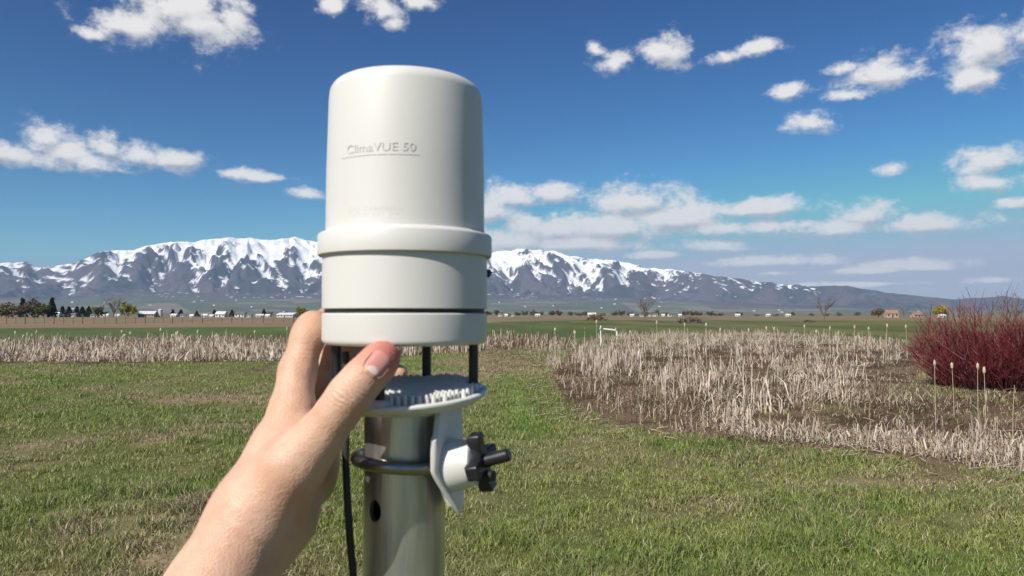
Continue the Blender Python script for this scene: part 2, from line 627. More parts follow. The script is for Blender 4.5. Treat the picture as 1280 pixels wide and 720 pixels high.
def ground_maps(x, y):
    """straw, dirt and lushness of the field at ground points (0..1 each)"""
    px, py = to_px(x, y)
    front = y > 1.0
    n = fbm(x * 0.45, y * 0.45, 11, 4)
    n2 = fbm(x * 1.7, y * 1.7, 23, 4)
    n3 = fbm(x * 0.16, y * 0.10, 31, 3)
    straw = sstep(0.50, 0.72, n * 0.55 + n2 * 0.3 + n3 * 0.2)
    jx = px + (n - .5) * 130
    jy = py + (n2 - .5) * 34
    b = np.zeros_like(px)
    for (cx, cy, rx, ry, a) in [(330, 492, 95, 16, .85), (160, 492, 100, 9, .6), (620, 455, 75, 20, .95), (560, 500, 60, 30, .35), (725, 520, 45, 22, .55), (690, 585, 60, 20, .5), (700, 560, 110, 9, .5),
                                (1140, 605, 130, 13, .8), (1280, 640, 80, 14, .75), (90, 660, 50, 28, .75), (930, 575, 110, 10, .5), (280, 640, 60, 20, .45), (200, 700, 60, 20, .4), (560, 620, 40, 60, .35), (880, 640, 110, 12, .4)]:
        b = np.maximum(b, a * bell(jx, jy, cx, cy, rx, ry))
    straw = np.where(front, np.clip(straw * 0.75 + b * 1.1, 0, 1), straw)
    # thatch ground under and round the reeds
    d = np.zeros_like(px)
    kx, ky = px + (n - .5) * 40, py + (n2 - .5) * 16
    th = in_poly(kx, ky, THATCH) & front
    lf = in_poly(px + (n - .5) * 20, py + (n2 - .5) * 7, REED_LEFT) & front
    d = np.where(th | lf, 1.0, 0.0)
    edge = bell(jx, jy, 655, 445, 40, 12) * .6 + bell(jx, jy, 700, 505, 35, 14) * .8 + bell(jx, jy, 1010, 566, 150, 9) * .7 + bell(jx, jy, 1220, 595, 110, 9) * .7 + bell(jx, jy, 345, 462, 40, 6) * .9
    d = np.maximum(d, np.where(front, np.clip(edge * (0.4 + n2 * 1.2), 0, 1), 0))
    lush = sstep(0.42, 0.62, fbm(x * 0.8 + 40, y * 0.8, 47, 3))
    path = np.exp(-(((px - (632 + (py - 465) * 0.38)) / (12 + (py - 455) * .28)) ** 2)) * sstep(455, 470, py) * (1 - sstep(530, 560, py))
    path = np.where(front & (py > 440) & (py < 570), path, 0)
    lush = np.maximum(lush, path * 2)
    straw = straw * (1 - 0.9 * path)
    d = d * (1 - 0.8 * path)
    # a little grass coming up in front of the shrub
    gr = np.where(front, bell(jx, jy, 1215, 494, 70, 8), 0)
    d = d * (1 - 0.6 * gr)
    return straw, d, lush


C_GREEN = np.array([0.120, 0.150, 0.044])
C_LUSH = np.array([0.105, 0.150, 0.034])
C_STRAW = np.array([0.30, 0.235, 0.14])
C_DIRT = np.array([0.074, 0.046, 0.030])
C_SOIL = np.array([0.110, 0.095, 0.045])


def lerp3(a, b, t):
    return a + (b - a) * t[:, None]


def ground_color(x, y):
    straw, d, lush = ground_maps(x, y)
    px, py = to_px(x, y)
    r = np.hypot(x, y)
    c = lerp3(np.tile(C_SOIL, (len(x), 1)), C_LUSH * 0.9, np.clip(0.45 + 0.4 * lush, 0, 1))
    c = lerp3(c, C_STRAW * 0.8, straw)
    c = lerp3(c, np.tile(C_GREEN * 1.15, (len(x), 1)), 0.7 * sstep(14, 30, r) * (1 - straw))
    tn = fbm(x * 1.1 + 5, y * 1.1, 61, 4)
    dirt = lerp3(np.tile(C_DIRT, (len(x), 1)), np.array([0.155, 0.106, 0.070]), sstep(.42, .68, tn))
    c = lerp3(c, dirt, d)
    # fields beyond the reeds
    fn = fbm(x * 0.03, y * 0.012, 71, 4)
    fn2 = fbm(x * 0.12, y * 0.03, 73, 4)
    green = np.array([0.078, 0.108, 0.036]) * (0.75 + 0.5 * fn2)[:, None]
    tan = np.array([0.215, 0.160, 0.098]) * (0.8 + 0.4 * fn2)[:, None]
    olive = np.array([0.135, 0.130, 0.055]) * (0.8 + 0.4 * fn2)[:, None]
    left = 1 - sstep(-6, 6, x / np.maximum(r, 1) * 60 + (fn - .5) * 6)
    f_near = np.where(left > .5, 46.0, 40.0)
    w = sstep(0, 8, r - f_near + (fn2 - .5) * 14)
    far_end = 105 + (fn - .5) * 24 + (1 - left) * 90
    fld = lerp3(green, olive, sstep(.42, .62, fn2 * .6 + fn * .4) * (0.35 + .5 * (1 - left)))
    fld = lerp3(fld, tan, sstep(0, 1, (r - far_end) / (8 + 40 * (1 - left))) * np.where(left > .5, 1.0, 0.8))
    c = lerp3(c, fld, w)
    far = np.array([0.13, 0.125, 0.075]) * (0.7 + 0.6 * fbm(x * 0.004, y * 0.002, 77, 3))[:, None]
    c = lerp3(c, far, sstep(700, 1500, r))
    return c


def ground_z(x, y):
    r = np.hypot(x, y)
    fade = 1 - sstep(45, 90, r)
    z = (fbm(x * 0.9, y * 0.9, 5, 3) - .5) * 0.10 * fade + (fbm(x * 0.12, y * 0.12, 6, 2) - .5) * 0.22 * fade
    return z * sstep(1.2, 3.0, r)


def make_ground():
    rad = np.concatenate([[0.0], np.geomspace(0.6, 60, 230), np.geomspace(62, 15800, 110)])
    th = np.concatenate([np.linspace(-math.pi, -0.80, 50, endpoint=False), np.linspace(-0.80, 0.80, 300, endpoint=False), np.linspace(0.80, math.pi, 50, endpoint=False)])
    R, T = np.meshgrid(rad[1:], th, indexing='ij')
    x = np.concatenate([[0], (R * np.sin(T)).ravel()])
    y = np.concatenate([[0], (R * np.cos(T)).ravel()])
    z = ground_z(x, y)
    nr, nt = R.shape
    idx = 1 + np.arange(nr * nt).reshape(nr, nt)
    a, b = idx[:-1], idx[1:]
    q = np.stack([a, b, np.roll(b, -1, 1), np.roll(a, -1, 1)], -1).reshape(-1, 4)[:, ::-1]
    fan = np.stack([np.zeros(nt, int), np.roll(idx[0], -1), idx[0]], -1)
    flat = np.concatenate([q.ravel(), fan.ravel()[:]])
    lt = np.concatenate([np.full(len(q), 4), np.full(nt, 3)])
    me = mesh_np('ground', np.stack([x, y, z], -1), flat, lt, True, ground_color(x, y))
    # normals up
    if me.polygons[0].normal.z < 0:
        me.flip_normals()
    tag(link('ground', me, M['ground']), 'spring field of green and straw coloured turf with brown thatch', kind='structure')


make_ground()

# ------------------------------------------------------------------ mountains
CREST = [(-700, 372), (-400, 352), (-200, 338), (-90, 333), (0, 330), (14, 328), (30, 326), (47, 334), (62, 334), (80, 331), (100, 326), (112, 321), (124, 313), (132, 314), (150, 312), (165, 312), (180, 308), (192, 304.5), (200, 303.5), (214, 302), (240, 302), (262, 298.5), (280, 296.5), (296, 297.5), (312, 297), (326, 300), (345, 300), (356, 297), (366, 295.5), (378, 299), (398, 303),
         (430, 302), (470, 309), (520, 314), (560, 317), (600, 317), (622, 314.5), (640, 312), (654, 310.5), (668, 313), (684, 313), (691, 312), (706, 318), (730, 323), (760, 324.5), (790, 329), (805, 334), (830, 336.5), (850, 338), (870, 341), (885, 344), (905, 345.5), (930, 349), (960, 353), (1000, 357), (1040, 357.5), (1056, 356), (1075, 360), (1110, 366), (1150, 370), (1190, 374), (1230, 372), (1255, 370), (1290, 375), (1400, 381), (1700, 384), (2400, 380)]


def ridged(x, y, seed, octs=3, gain=0.5):
    s, amp, tot = 0, 1.0, 0
    for o in range(octs):
        n = vnoise(x * 2.1 ** o + 7.7 * o, y * 2.1 ** o + 3.1 * o, seed + o)
        s = s + amp * (1 - np.abs(2 * n - 1))
        tot += amp
        amp *= gain
    return s / tot


def make_mountains():
    nth, nr = 1040, 300
    r0, rc, r1 = 5600.0, 11600.0, 14600.0
    th = np.linspace(math.radians(-56), math.radians(56), nth)
    s_front = np.concatenate([np.linspace(0, .6, 60, endpoint=False), np.linspace(.6, 1, 180)])
    rads = np.concatenate([r0 + (rc - r0) * s_front, np.linspace(rc + 80, r1, 60)])
    R, T = np.meshgrid(rads, th, indexing='ij')
    px = 640 + F * np.tan(T)
    cx = np.array([c[0] for c in CREST], float)
    cy = np.array([c[1] for c in CREST], float)
    prow = np.interp(px, cx, cy)
    prow = prow + (fbm(px / 9, px * 0, 15, 3) - .5) * 3.2 * sstep(385, 350, prow)
    Hc = (HZ - prow) / F * np.cos(T) * rc
    Lx = T * rc
    # the crest line wanders in plan
    S = (R - r0) / (rc - r0)
    warp = (fbm(Lx / 2600, R / 3000, 3, 3) - .5)
    A = np.minimum(0.27 * Hc, 260)
    Sb = 0.66
    apron = A * np.clip(S / Sb, 0, 1) ** 1.5
    up = np.clip((S - Sb) / (1 - Sb), 0, 1)
    shape = 0.45 * up + 0.55 * up ** 1.2
    h = apron + (Hc - A) * shape
    back = np.clip((R - rc) / (r1 - rc), 0, 1)
    h = h * (1 - 0.75 * back ** 0.8)
    # spurs and gullies running down from the crest
    skew = Lx + 0.30 * (R - rc) + warp * 1500
    rg1 = ridged(skew / 1150, R / 3000 + warp, 101, 2, .45)
    sk2 = Lx * .9 - 0.55 * (R - rc) + (fbm(Lx / 1500, R / 900, 9, 3) - .5) * 1600
    rg2 = ridged(sk2 / 470, R / 900, 131, 3, .5)
    sk3 = Lx * .8 + 0.8 * (R - rc) + warp * 900
    rg3 = ridged(sk3 / 170, R / 260, 151, 2, .5)
    up_w = np.where(S > 1, 1.0, up)
    w1 = sstep(0, .22, up_w) * (1 - .55 * np.clip(up_w, 0, 1) ** 3)
    w2 = np.clip(w1 + 0.18 * (up_w > 0.5) * sstep(.5, 1, up_w), 0, 1)
    rel = np.clip(Hc - A, 0, None)
    sharp = lambda r_: np.clip((r_ - .25) / .65, 0, 1)
    rg1, rg2, rg3 = sharp(rg1), sharp(rg2), sharp(rg3)
    h = h - rel * w1 * 0.52 * (1 - rg1)
    h = h - rel * w2 * 0.30 * (1 - rg2)
    h = h - np.minimum(rel, 700) * np.clip(w2 + .08 * sstep(.3, 1, up_w), 0, 1) * 0.15 * (1 - rg3)
    h = h + (fbm(Lx / 700, R / 900, 211, 4) - .5) * 26 * sstep(0.03, 0.3, S)
    tgt = (HZ - prow[0]) / F * np.cos(T[0])
    for _ in range(4):
        act_ = np.max((h - CAM_Z) / R, axis=0)
        fac = np.clip(tgt / np.maximum(act_, 1e-4), .7, 1.8)
        h = h * (1 + (fac - 1)[None] * sstep(.35, .95, up_w))
    h = np.where(S <= 0.002, -6, h)
    X, Y = R * np.sin(T), R * np.cos(T)
    # colours from height, hollows and slope
    gy, gx = np.gradient(h)
    dl = np.gradient(Lx, axis=1) * (R / rc)
    dr = np.gradient(R, axis=0)
    sx, sy = gx / dl, gy / dr
    slope = np.hypot(sx, sy)
    k = 9
    sm = h.copy()
    for _ in range(3):
        c = np.cumsum(np.pad(sm, ((0, 0), (k, k)), 'edge'), axis=1)
        sm = (c[:, 2 * k:] - np.concatenate([np.zeros((nr, 1)), c[:, :-2 * k - 1]], 1)[:, :]) [:, :nth] / (2 * k + 1) if False else (np.roll(sm, 6, 1) + np.roll(sm, -6, 1) + np.roll(sm, 3, 1) + np.roll(sm, -3, 1) + sm) / 5
    conc = np.clip((sm - h) / 40.0, -1.5, 1.5)           # + in hollows
    rs, rl = R / 300.0, Lx / 170.0
    nz = fbm(sk2 / 230, R / 300, 301, 5, .6)
    nf = fbm(sk3 / 55, R / 90, 321, 4, .7)
    line = 545 + 110 * sstep(700, 1000, px) + 60 * sstep(300, 0, px)
    sn = (h - line) / 190.0 + (nz - .5) * 3.6 + (nf - .5) * 6.0 + conc * 1.0 - np.clip(slope - 0.8, 0, 1) * 0.9
    sn = sn + sstep(850, 1060, h) * 1.0
    snow = sstep(-0.12, 0.25, sn)
    rock = np.array([0.068, 0.058, 0.068])
    brush = np.array([0.092, 0.072, 0.088])
    conif = np.array([0.030, 0.036, 0.040])
    field_g = np.array([0.105, 0.125, 0.070])
    field_t = np.array([0.19, 0.165, 0.115])
    sh = h.shape
    c = np.empty(sh + (3,))
    t = sstep(.35, .65, fbm(Lx / 500, R / 700, 341, 4))[..., None]
    c[:] = rock * (1 - t) + brush * t
    tc = sstep(.53, .62, fbm(Lx / 300, R / 380, 361, 4) + np.clip(conc, -.4, .4) * .12)[..., None] * sstep(.1, .3, up)[..., None] * .8
    c = c * (1 - tc) + conif * tc
    hr = (sstep(560, 720, h) * .65)[..., None]
    c = c * (1 - hr) + np.array([0.045, 0.045, 0.055]) * hr
    ap = (1 - sstep(.62, .95, S / Sb + (fbm(Lx / 1200, R / 900, 371, 3) - .5) * .45))[..., None]
    cellx, cellr = np.floor(Lx / 420 + .15 * R / 420), np.floor(R / 260)
    fsel = hash2(cellx, cellr, 5)[..., None]
    fl = np.where(fsel > .72, field_t, np.where(fsel > .35, field_g, field_g * np.array([.75, .72, .8]) + .01))
    c = c * (1 - ap) + fl * ap
    sc_ = np.array([0.86, 0.86, 0.87])
    c = c * (1 - snow[..., None]) + sc_ * snow[..., None]
    global TERR
    TERR = (rads, th, h)
    idx = np.arange(nr * nth).reshape(nr, nth)
    a, b = idx[:-1, :-1], idx[1:, :-1]
    q = np.stack([a, idx[:-1, 1:], idx[1:, 1:], b], -1).reshape(-1, 4)
    me = mesh_np('mountains', np.stack([X, Y, h], -1).reshape(-1, 3), q.ravel(), np.full(len(q), 4), True, c.reshape(-1, 3))
    tag(link('mountains', me, M['mountain']), 'long snow capped mountain range with purple brown foothills beyond the valley', kind='structure')


make_mountains()

# ------------------------------------------------------------------ air
HAZE_DENSITY = 4.8e-5


def make_haze():
    mb = MB()
    mb.box((0, 0, 640), (33000, 33000, 1320))
    m = bpy.data.materials.new('valley_haze')
    m.use_nodes = True
    N, L = m.node_tree.nodes, m.node_tree.links
    N.remove(N['Principled BSDF'])
    v = N.new('ShaderNodeVolumePrincipled')
    v.inputs['Color'].default_value = (0.50, 0.70, 0.98, 1)
    v.inputs['Density'].default_value = HAZE_DENSITY
    v.inputs['Anisotropy'].default_value = 0.0
    L.new(v.outputs[0], N['Material Output'].inputs['Volume'])
    tag(mb.build('haze', m, smooth=False), 'thin bluish haze filling the valley air', kind='stuff')


make_haze()

#@@VEGETATION
# ------------------------------------------------------------------ grass
def blades_mesh(name, x, y, z, height, width, lean, ang, turn, col, tipcol=None, segs=2):
    """one bent blade per point: a quad and a triangle"""
    n = len(x)
    ca, sa = np.cos(ang), np.sin(ang)              # lean direction
    cw, sw = np.cos(turn), np.sin(turn)            # width direction
    base = np.stack([x, y, z], -1)
    wv = np.stack([cw, sw, np.zeros(n)], -1) * (width / 2)[:, None]
    ld = np.stack([ca, sa, np.zeros(n)], -1)
    up = np.array([0, 0, 1.0])
    midh = height * 0.55
    mid = base + ld * (lean * 0.28)[:, None] + up * midh[:, None]
    tiph = np.sqrt(np.clip(height ** 2 - (lean * .8) ** 2, (height * .15) ** 2, None))
    tip = base + ld * lean[:, None] + up * tiph[:, None]
    v = np.stack([base - wv, base + wv, mid + wv * .8, mid - wv * .8, tip], 1).reshape(-1, 3)
    i0 = np.arange(n) * 5
    q = np.stack([i0, i0 + 1, i0 + 2, i0 + 3], -1)
    t = np.stack([i0 + 3, i0 + 2, i0 + 4], -1)
    flat = np.concatenate([q.ravel(), t.ravel()])
    lt = np.concatenate([np.full(n, 4), np.full(n, 3)])
    c = np.repeat(col[:, None, :], 5, 1)
    if tipcol is not None:
        c[:, 4] = tipcol
        c[:, 2:4] = col[:, None] * .6 + tipcol[:, None] * .4
    return mesh_np(name, v, flat, lt, True, c.reshape(-1, 3))


def make_grass():
    n = 690000
    # more blades per square metre close by
    u = rng.random(n)
    r = 3.3 * (34 / 3.3) ** u
    keep = rng.random(n) < 1.0
    th = rng.uniform(-0.67, 0.67, n)
    x, y = r * np.sin(th), r * np.cos(th)
    straw, d, lush = ground_maps(x, y)
    clump = fbm(x * 3.3, y * 3.3, 401, 3)
    clump2 = fbm(x * 9, y * 9, 402, 2)
    px, py = to_px(x, y)
    prob = (0.30 + 0.9 * sstep(.35, .62, clump)) * (1 - 0.93 * d)
    shrub_gap = bell(px, py, 1230, 490, 90, 10)
    keep &= rng.random(n) < prob
    x, y, r, straw, d, lush, clump, clump2 = [a[keep] for a in (x, y, r, straw, d, lush, clump, clump2)]
    n = len(x)
    hgt = (0.028 + 0.055 * rng.random(n) ** 1.6) * (0.65 + 0.9 * sstep(.3, .7, clump)) * (0.8 + .45 * np.minimum(lush, 1))
    wid = (0.0028 + 0.0034 * rng.random(n)) * (0.8 + r / 11)
    lean = hgt * rng.uniform(0.2, 1.05, n)
    is_dry = rng.random(n) < (0.14 + 0.72 * straw)
    lean = np.where(is_dry, hgt * rng.uniform(.5, 1.2, n), lean)
    ang = rng.uniform(0, 2 * math.pi, n)
    turn = rng.uniform(0, math.pi, n)
    g1, g2 = np.array([0.105, 0.150, 0.030]), np.array([0.45, 0.475, 0.145])
    col = g1 + (g2 - g1) * (rng.random(n) ** 1.3 * .75 + .25 * clump2)[:, None]
    track = np.clip(lush - 1, 0, 1)[:, None]
    lush = np.minimum(lush, 1)
    col = col * (1 - .25 * lush[:, None] * np.array([1, .4, 1]))
    col = col * (1 - .8 * track) + np.array([0.20, 0.33, 0.055]) * .8 * track
    dry = np.array([0.30, 0.24, 0.14]) + (np.array([0.54, 0.46, 0.31]) - np.array([0.30, 0.24, 0.14])) * rng.random(n)[:, None]
    brown = np.array([0.16, 0.11, 0.065])
    dry = np.where((rng.random(n) < .3)[:, None], brown, dry)
    col = np.where(is_dry[:, None], dry, col)
    tip = np.where(is_dry[:, None], dry * 1.1, col * 0.75 + np.array([0.20, 0.19, 0.08]) * .35)
    z = ground_z(x, y) - 0.004
    me = blades_mesh('grass', x, y, z, hgt, wid, lean, ang, turn, col, tip)
    tag(link('grass', me, M['grass']), 'short spring lawn grass, green mixed with dry straw blades', 'grass', kind='stuff')


make_grass()


# ------------------------------------------------------------------ reeds
def scatter_px(poly, n, pad=0):
    """n ground points spread evenly (in metres) over a patch whose outline is given in photo rows and columns"""
    pts = np.array([[G(a, b).x, G(a, b).y] for a, b in poly])
    lo, hi = pts.min(0), pts.max(0)
    xs, ys = [], []
    tot = 0
    while tot < n:
        x = rng.uniform(lo[0], hi[0], n * 3)
        y = rng.uniform(lo[1], hi[1], n * 3)
        k = in_poly(x, y, [tuple(p) for p in pts])
        xs.append(x[k])
        ys.append(y[k])
        tot += k.sum()
    return np.concatenate(xs)[:n], np.concatenate(ys)[:n]


def strap_mesh(name, x, y, z, L, W, kink, kang, ang, tilt, turn, col):
    """flat dry leaf: rises to a kink, then hangs over"""
    n = len(x)
    b = np.stack([x, y, z], -1)
    d = np.stack([np.cos(ang), np.sin(ang), np.zeros(n)], -1)
    wv = np.stack([np.cos(turn), np.sin(turn), np.zeros(n)], -1) * (W / 2)[:, None]
    up = np.array([0, 0, 1.0])

    def step(p, a, l):
        return p + d * (np.sin(a) * l)[:, None] + up * (np.cos(a) * l)[:, None]
    p1 = step(b, tilt, L * kink * .5)
    p2 = step(p1, tilt * 1.3, L * kink * .5)
    a3 = tilt + kang
    p3 = step(p2, a3, L * (1 - kink) * .55)
    p4 = step(p3, a3 * 1.12, L * (1 - kink) * .45)
    P5 = [b, p1, p2, p3, p4]
    for p in P5[1:]:
        p[:, 2] = np.maximum(p[:, 2], z + .008)
    tw = np.linspace(0, 1, 5)
    wd = [1, 1, .9, .7, .12]
    vs = []
    for p, k in zip(P5, wd):
        vs += [p - wv * k, p + wv * k]
    v = np.stack(vs, 1).reshape(-1, 3)
    i0 = np.arange(n) * 10
    q = np.concatenate([np.stack([i0 + 2 * k, i0 + 2 * k + 1, i0 + 2 * k + 3, i0 + 2 * k + 2], -1) for k in range(4)])
    c = np.repeat(col[:, None, :], 10, 1)
    return mesh_np(name, v, q.ravel(), np.full(len(q), 4), True, c.reshape(-1, 3))


PALE = np.array([0.58, 0.49, 0.395])
TAN = np.array([0.40, 0.31, 0.21])
BROWN = np.array([0.15, 0.095, 0.062])


def reed_cols(n, w=(.55, .33, .12)):
    k = rng.choice(3, n, p=w)
    base = np.stack([PALE, TAN, BROWN])[k]
    return base * np.where(rng.random(n) < .25, rng.uniform(1.1, 1.3, n), rng.uniform(.7, 1.1, n))[:, None]


def reed_bed(name, label, patches):
    acc = []
    for (poly, n_clump, per, L, W, upright, cw, thr) in patches:
        cx, cy = scatter_px(poly, n_clump)
        nz = fbm(cx * .95, cy * .95, 501, 3) if thr > 0 else fbm(cx * .45, cy * .45, 501, 3)
        k = nz > thr
        cx, cy, nz = cx[k], cy[k], nz[k]
        m = len(cx) * per
        clump_h = np.repeat(rng.uniform(.45, 1.2, len(cx)) * (.6 + .8 * fbm(cx * .7 + 9, cy * .7, 503, 3)), per)
        x = np.repeat(cx, per) + rng.normal(0, .13, m)
        y = np.repeat(cy, per) + rng.normal(0, .13, m)
        ln = rng.uniform(L[0], L[1], m) * clump_h
        straight = rng.random(m) < upright
        kink = np.where(straight, rng.uniform(.75, .95, m), rng.uniform(.2, .7, m))
        kang = np.where(straight, rng.uniform(0, .4, m), rng.uniform(.5, 2.3, m))
        tilt = np.where(straight, np.abs(rng.normal(0, .2, m)), np.abs(rng.normal(.28, .5, m)))
        ang = rng.uniform(0, 2 * math.pi, m)
        turn = np.where(rng.random(m) < .5, rng.normal(0, .6, m), rng.uniform(0, math.pi, m))
        acc.append((x, y, ground_z(x, y) - .01, ln, rng.uniform(W[0], W[1], m) * np.where(rng.random(m) < .15, 1.7, 1.0), kink, kang, ang, tilt, turn, reed_cols(m, cw)))
    cat_ = [np.concatenate([a[i] for a in acc]) for i in range(11)]
    me = strap_mesh(name, *cat_)
    return tag(link(name, me, M['reed']), label, 'reeds', kind='stuff')


reed_bed('marsh_reeds', 'bleached broken cattail reeds over brown thatch beside the red shrub', [
    ([(722, 436), (712, 462), (900, 470), (1120, 456), (1140, 428), (960, 417), (760, 420)], 3400, 7, (.22, .66), (.012, .028), .22, (.64, .22, .14), .50),
    ([(712, 455), (735, 476), (800, 468), (800, 440), (722, 436)], 200, 7, (.25, .65), (.012, .024), .35, (.68, .25, .07), .30),
    ([(870, 466), (885, 500), (900, 538), (1000, 545), (1060, 520), (1070, 462)], 620, 7, (.20, .56), (.010, .020), .20, (.64, .22, .14), .53),
    ([(800, 468), (880, 472), (890, 500), (820, 490)], 60, 7, (.3, .6), (.010, .020), .30, (.60, .30, .10), .3),
    (THATCH, 4200, 5, (.08, .28), (.006, .013), .06, (.10, .30, .60), .0),
    ([(690, 470), (745, 484), (890, 500), (920, 550), (775, 530)], 230, 6, (.20, .46), (.007, .015), .15, (.22, .30, .48), .36),
    ([(1050, 478), (1060, 545), (1180, 560), (1340, 580), (1340, 505), (1160, 492)], 420, 6, (.10, .30), (.006, .013), .05, (.12, .32, .56), .0),
    ([(1040, 470), (1060, 540), (1150, 550), (1130, 480)], 130, 6, (.15, .42), (.008, .016), .2, (.55, .30, .15), .45),
    (REED_FRONT, 1000, 7, (.10, .30), (.006, .015), .12, (.52, .30, .18), .44),
    ([(660, 440), (690, 470), (712, 466), (730, 440), (700, 430)], 70, 4, (.25, .6), (.01, .018), .4, (.6, .3, .1), .0),
])
reed_bed('reed_strip', 'long strip of bleached bent reeds crossing the lawn behind the hand', [
    ([(-160, 436), (-160, 456), (100, 455), (250, 453), (340, 450), (420, 447), (500, 443), (500, 432), (300, 430), (100, 432)], 6200, 6, (.22, .72), (.014, .036), .10, (.58, .27, .15), .38),
    ([(-160, 430), (-160, 440), (250, 440), (420, 438), (420, 424), (250, 425)], 1300, 5, (.25, .55), (.02, .05), .15, (.2, .32, .48), .0),
])
reed_bed('brush_strip', 'low dark brown strip of dead brush beside the white sensor', [
    ([(590, 436), (700, 438), (720, 428), (640, 424), (590, 426)], 420, 6, (.35, .75), (.02, .04), .25, (.22, .28, .50), .0),
    ([(480, 444), (610, 440), (610, 430), (480, 430)], 500, 6, (.45, .9), (.02, .04), .4, (.5, .3, .2), .0),
])


def make_litter():
    n = 7000
    x, y = scatter_px(THATCH, n)
    x2, y2 = scatter_px([(600, 436), (640, 520), (760, 545), (1000, 575), (1340, 640), (1340, 600), (1060, 566), (770, 530), (700, 500), (690, 440)], 2600)
    x, y = np.concatenate([x, x2]), np.concatenate([y, y2])
    n = len(x)
    ln = rng.uniform(.06, .30, n)
    a = rng.normal(0.2, .9, n)
    d = np.stack([np.cos(a), np.sin(a), rng.uniform(0, .18, n)], -1)
    w = rng.uniform(.003, .008, n)
    wv = np.stack([-np.sin(a), np.cos(a), rng.uniform(-.6, .6, n)], -1) * w[:, None]
    b = np.stack([x, y, ground_z(x, y) + rng.uniform(.004, .05, n)], -1)
    v = np.stack([b - wv, b + wv, b + d * ln[:, None] + wv * .6, b + d * ln[:, None] - wv * .6], 1).reshape(-1, 3)
    i0 = np.arange(n) * 4
    q = np.stack([i0, i0 + 1, i0 + 2, i0 + 3], -1)
    c = np.repeat(reed_cols(n, (.18, .44, .38))[:, None], 4, 1).reshape(-1, 3)
    me = mesh_np('reed_litter', v, q.ravel(), np.full(n, 4), False, c)
    tag(link('reed_litter', me, M['reed']), 'fallen dry stalks lying on brown ground round the reeds', 'litter', kind='stuff')


make_litter()


# ------------------------------------------------------------------ single cattails
ORD = ('first second third fourth fifth sixth seventh eighth ninth tenth eleventh twelfth thirteenth fourteenth fifteenth sixteenth seventeenth '
       'eighteenth nineteenth twentieth twenty-first twenty-second twenty-third twenty-fourth twenty-fifth twenty-sixth twenty-seventh').split()


def cattail(px, base_py, top_py, label, group, head=True, fluffy=True, lean=0.0):
    g = G(px, base_py)
    Dp = g.y
    hgt = (base_py - top_py) / F * Dp * 1.0
    e = empty('cattail', (g.x, g.y, float(ground_z(np.array([g.x]), np.array([g.y]))[0]) - .02))
    sw = max(0.005, Dp * 0.00042)
    mb = MB()
    mb.tube([(0, 0, 0), (lean * .3, 0, hgt * .5), (lean, 0, hgt)], [sw, sw * .85, sw * .6], 6)
    me = mb.mesh('stem')
    a = me.attributes.new('tint', 'FLOAT_COLOR', 'POINT')
    a.data.foreach_set('color', np.tile([.50, .42, .30, 1], len(me.vertices)).astype(np.float32))
    link('stem', me, M['reed'], e)
    if head:
        mb = MB()
        hl, hr = max(.10, Dp * .0056) * random.uniform(.85, 1.1), max(.019, Dp * .0012) * random.uniform(.85, 1.2)
        z1 = hgt - hl * .1
        prof = []
        for i in range(9):
            t = i / 8
            rr = hr * (math.sin(math.pi * min(max(t, .03), .97)) ** .45) * random.uniform(.8, 1.15)
            prof.append((rr if 0 < i < 8 else 0, z1 - hl + hl * t))
        mb.lathe(prof, 9, (lean, 0, 0))
        if fluffy:
            for i in range(26):
                t = random.random()
                an = random.uniform(0, 6.28)
                p = Vector((lean + math.cos(an) * hr * .8, math.sin(an) * hr * .8, z1 - hl * t))
                q = p + Vector((math.cos(an) * hr * .7, math.sin(an) * hr * .7, random.uniform(-.4, .2) * hl * .25))
                s_ = Vector((-math.sin(an), math.cos(an), .3)) * hr * .25
                mb.add([p - s_, p + s_, q], [(0, 1, 2)])
        me = mb.mesh('seed_head')
        a = me.attributes.new('tint', 'FLOAT_COLOR', 'POINT')
        cc = [.62, .52, .38, 1] if fluffy else [.24, .14, .08, 1]
        col = np.tile(cc, (len(me.vertices), 1)) * np.append(np.full(3, 1.0), 1)
        a.data.foreach_set('color', col.ravel().astype(np.float32))
        link('seed_head', me, M['reed'], e)
    return tag(e, label, 'cattail', group)


for (px, b, t, hd, fl, ln, lab) in [
        (1170, 545, 452, True, True, 0.0, 'tall cattail with narrow pale head, first in front of the red shrub'),
        (1193, 532, 461, True, True, -.02, 'cattail with round fluffy head, second in front of the red shrub'),
        (1223, 540, 461, True, True, .01, 'cattail with short pale head, third in front of the red shrub'),
        (1233, 552, 464, True, True, -.01, 'cattail with ragged swollen head, nearest of those before the red shrub'),
        (1266, 556, 487, False, False, .04, 'bare leaning headless reed stalk below the middle of the red shrub'),
        (1112, 520, 470, False, False, .03, 'bare reed stalk standing on brown thatch beside the red shrub'),
        (807, 500, 448, False, False, .01, 'lone straight bare stalk rising from the brown thatch'),
        (719, 466, 410, True, True, 0.0, 'tall pale cattail at the near corner of the reed bed by the pipe'),
        (731, 458, 406, True, False, 0.01, 'thin cattail beside the white pipe at the reed bed corner')]:
    cattail(px, b, t, lab, 'single cattail stalks before the reed bed', hd, fl, ln)
rr = random.Random(21)
for i in range(20):
    px = 700 + i * 23 + rr.uniform(-9, 9)
    cattail(px, rr.uniform(440, 452), rr.uniform(399, 412), ORD[i] + ' tufted cattail rising above the broad reed bed, counted from the white sensor', 'cattails above the broad reed bed', True, True, rr.uniform(-.05, .05))
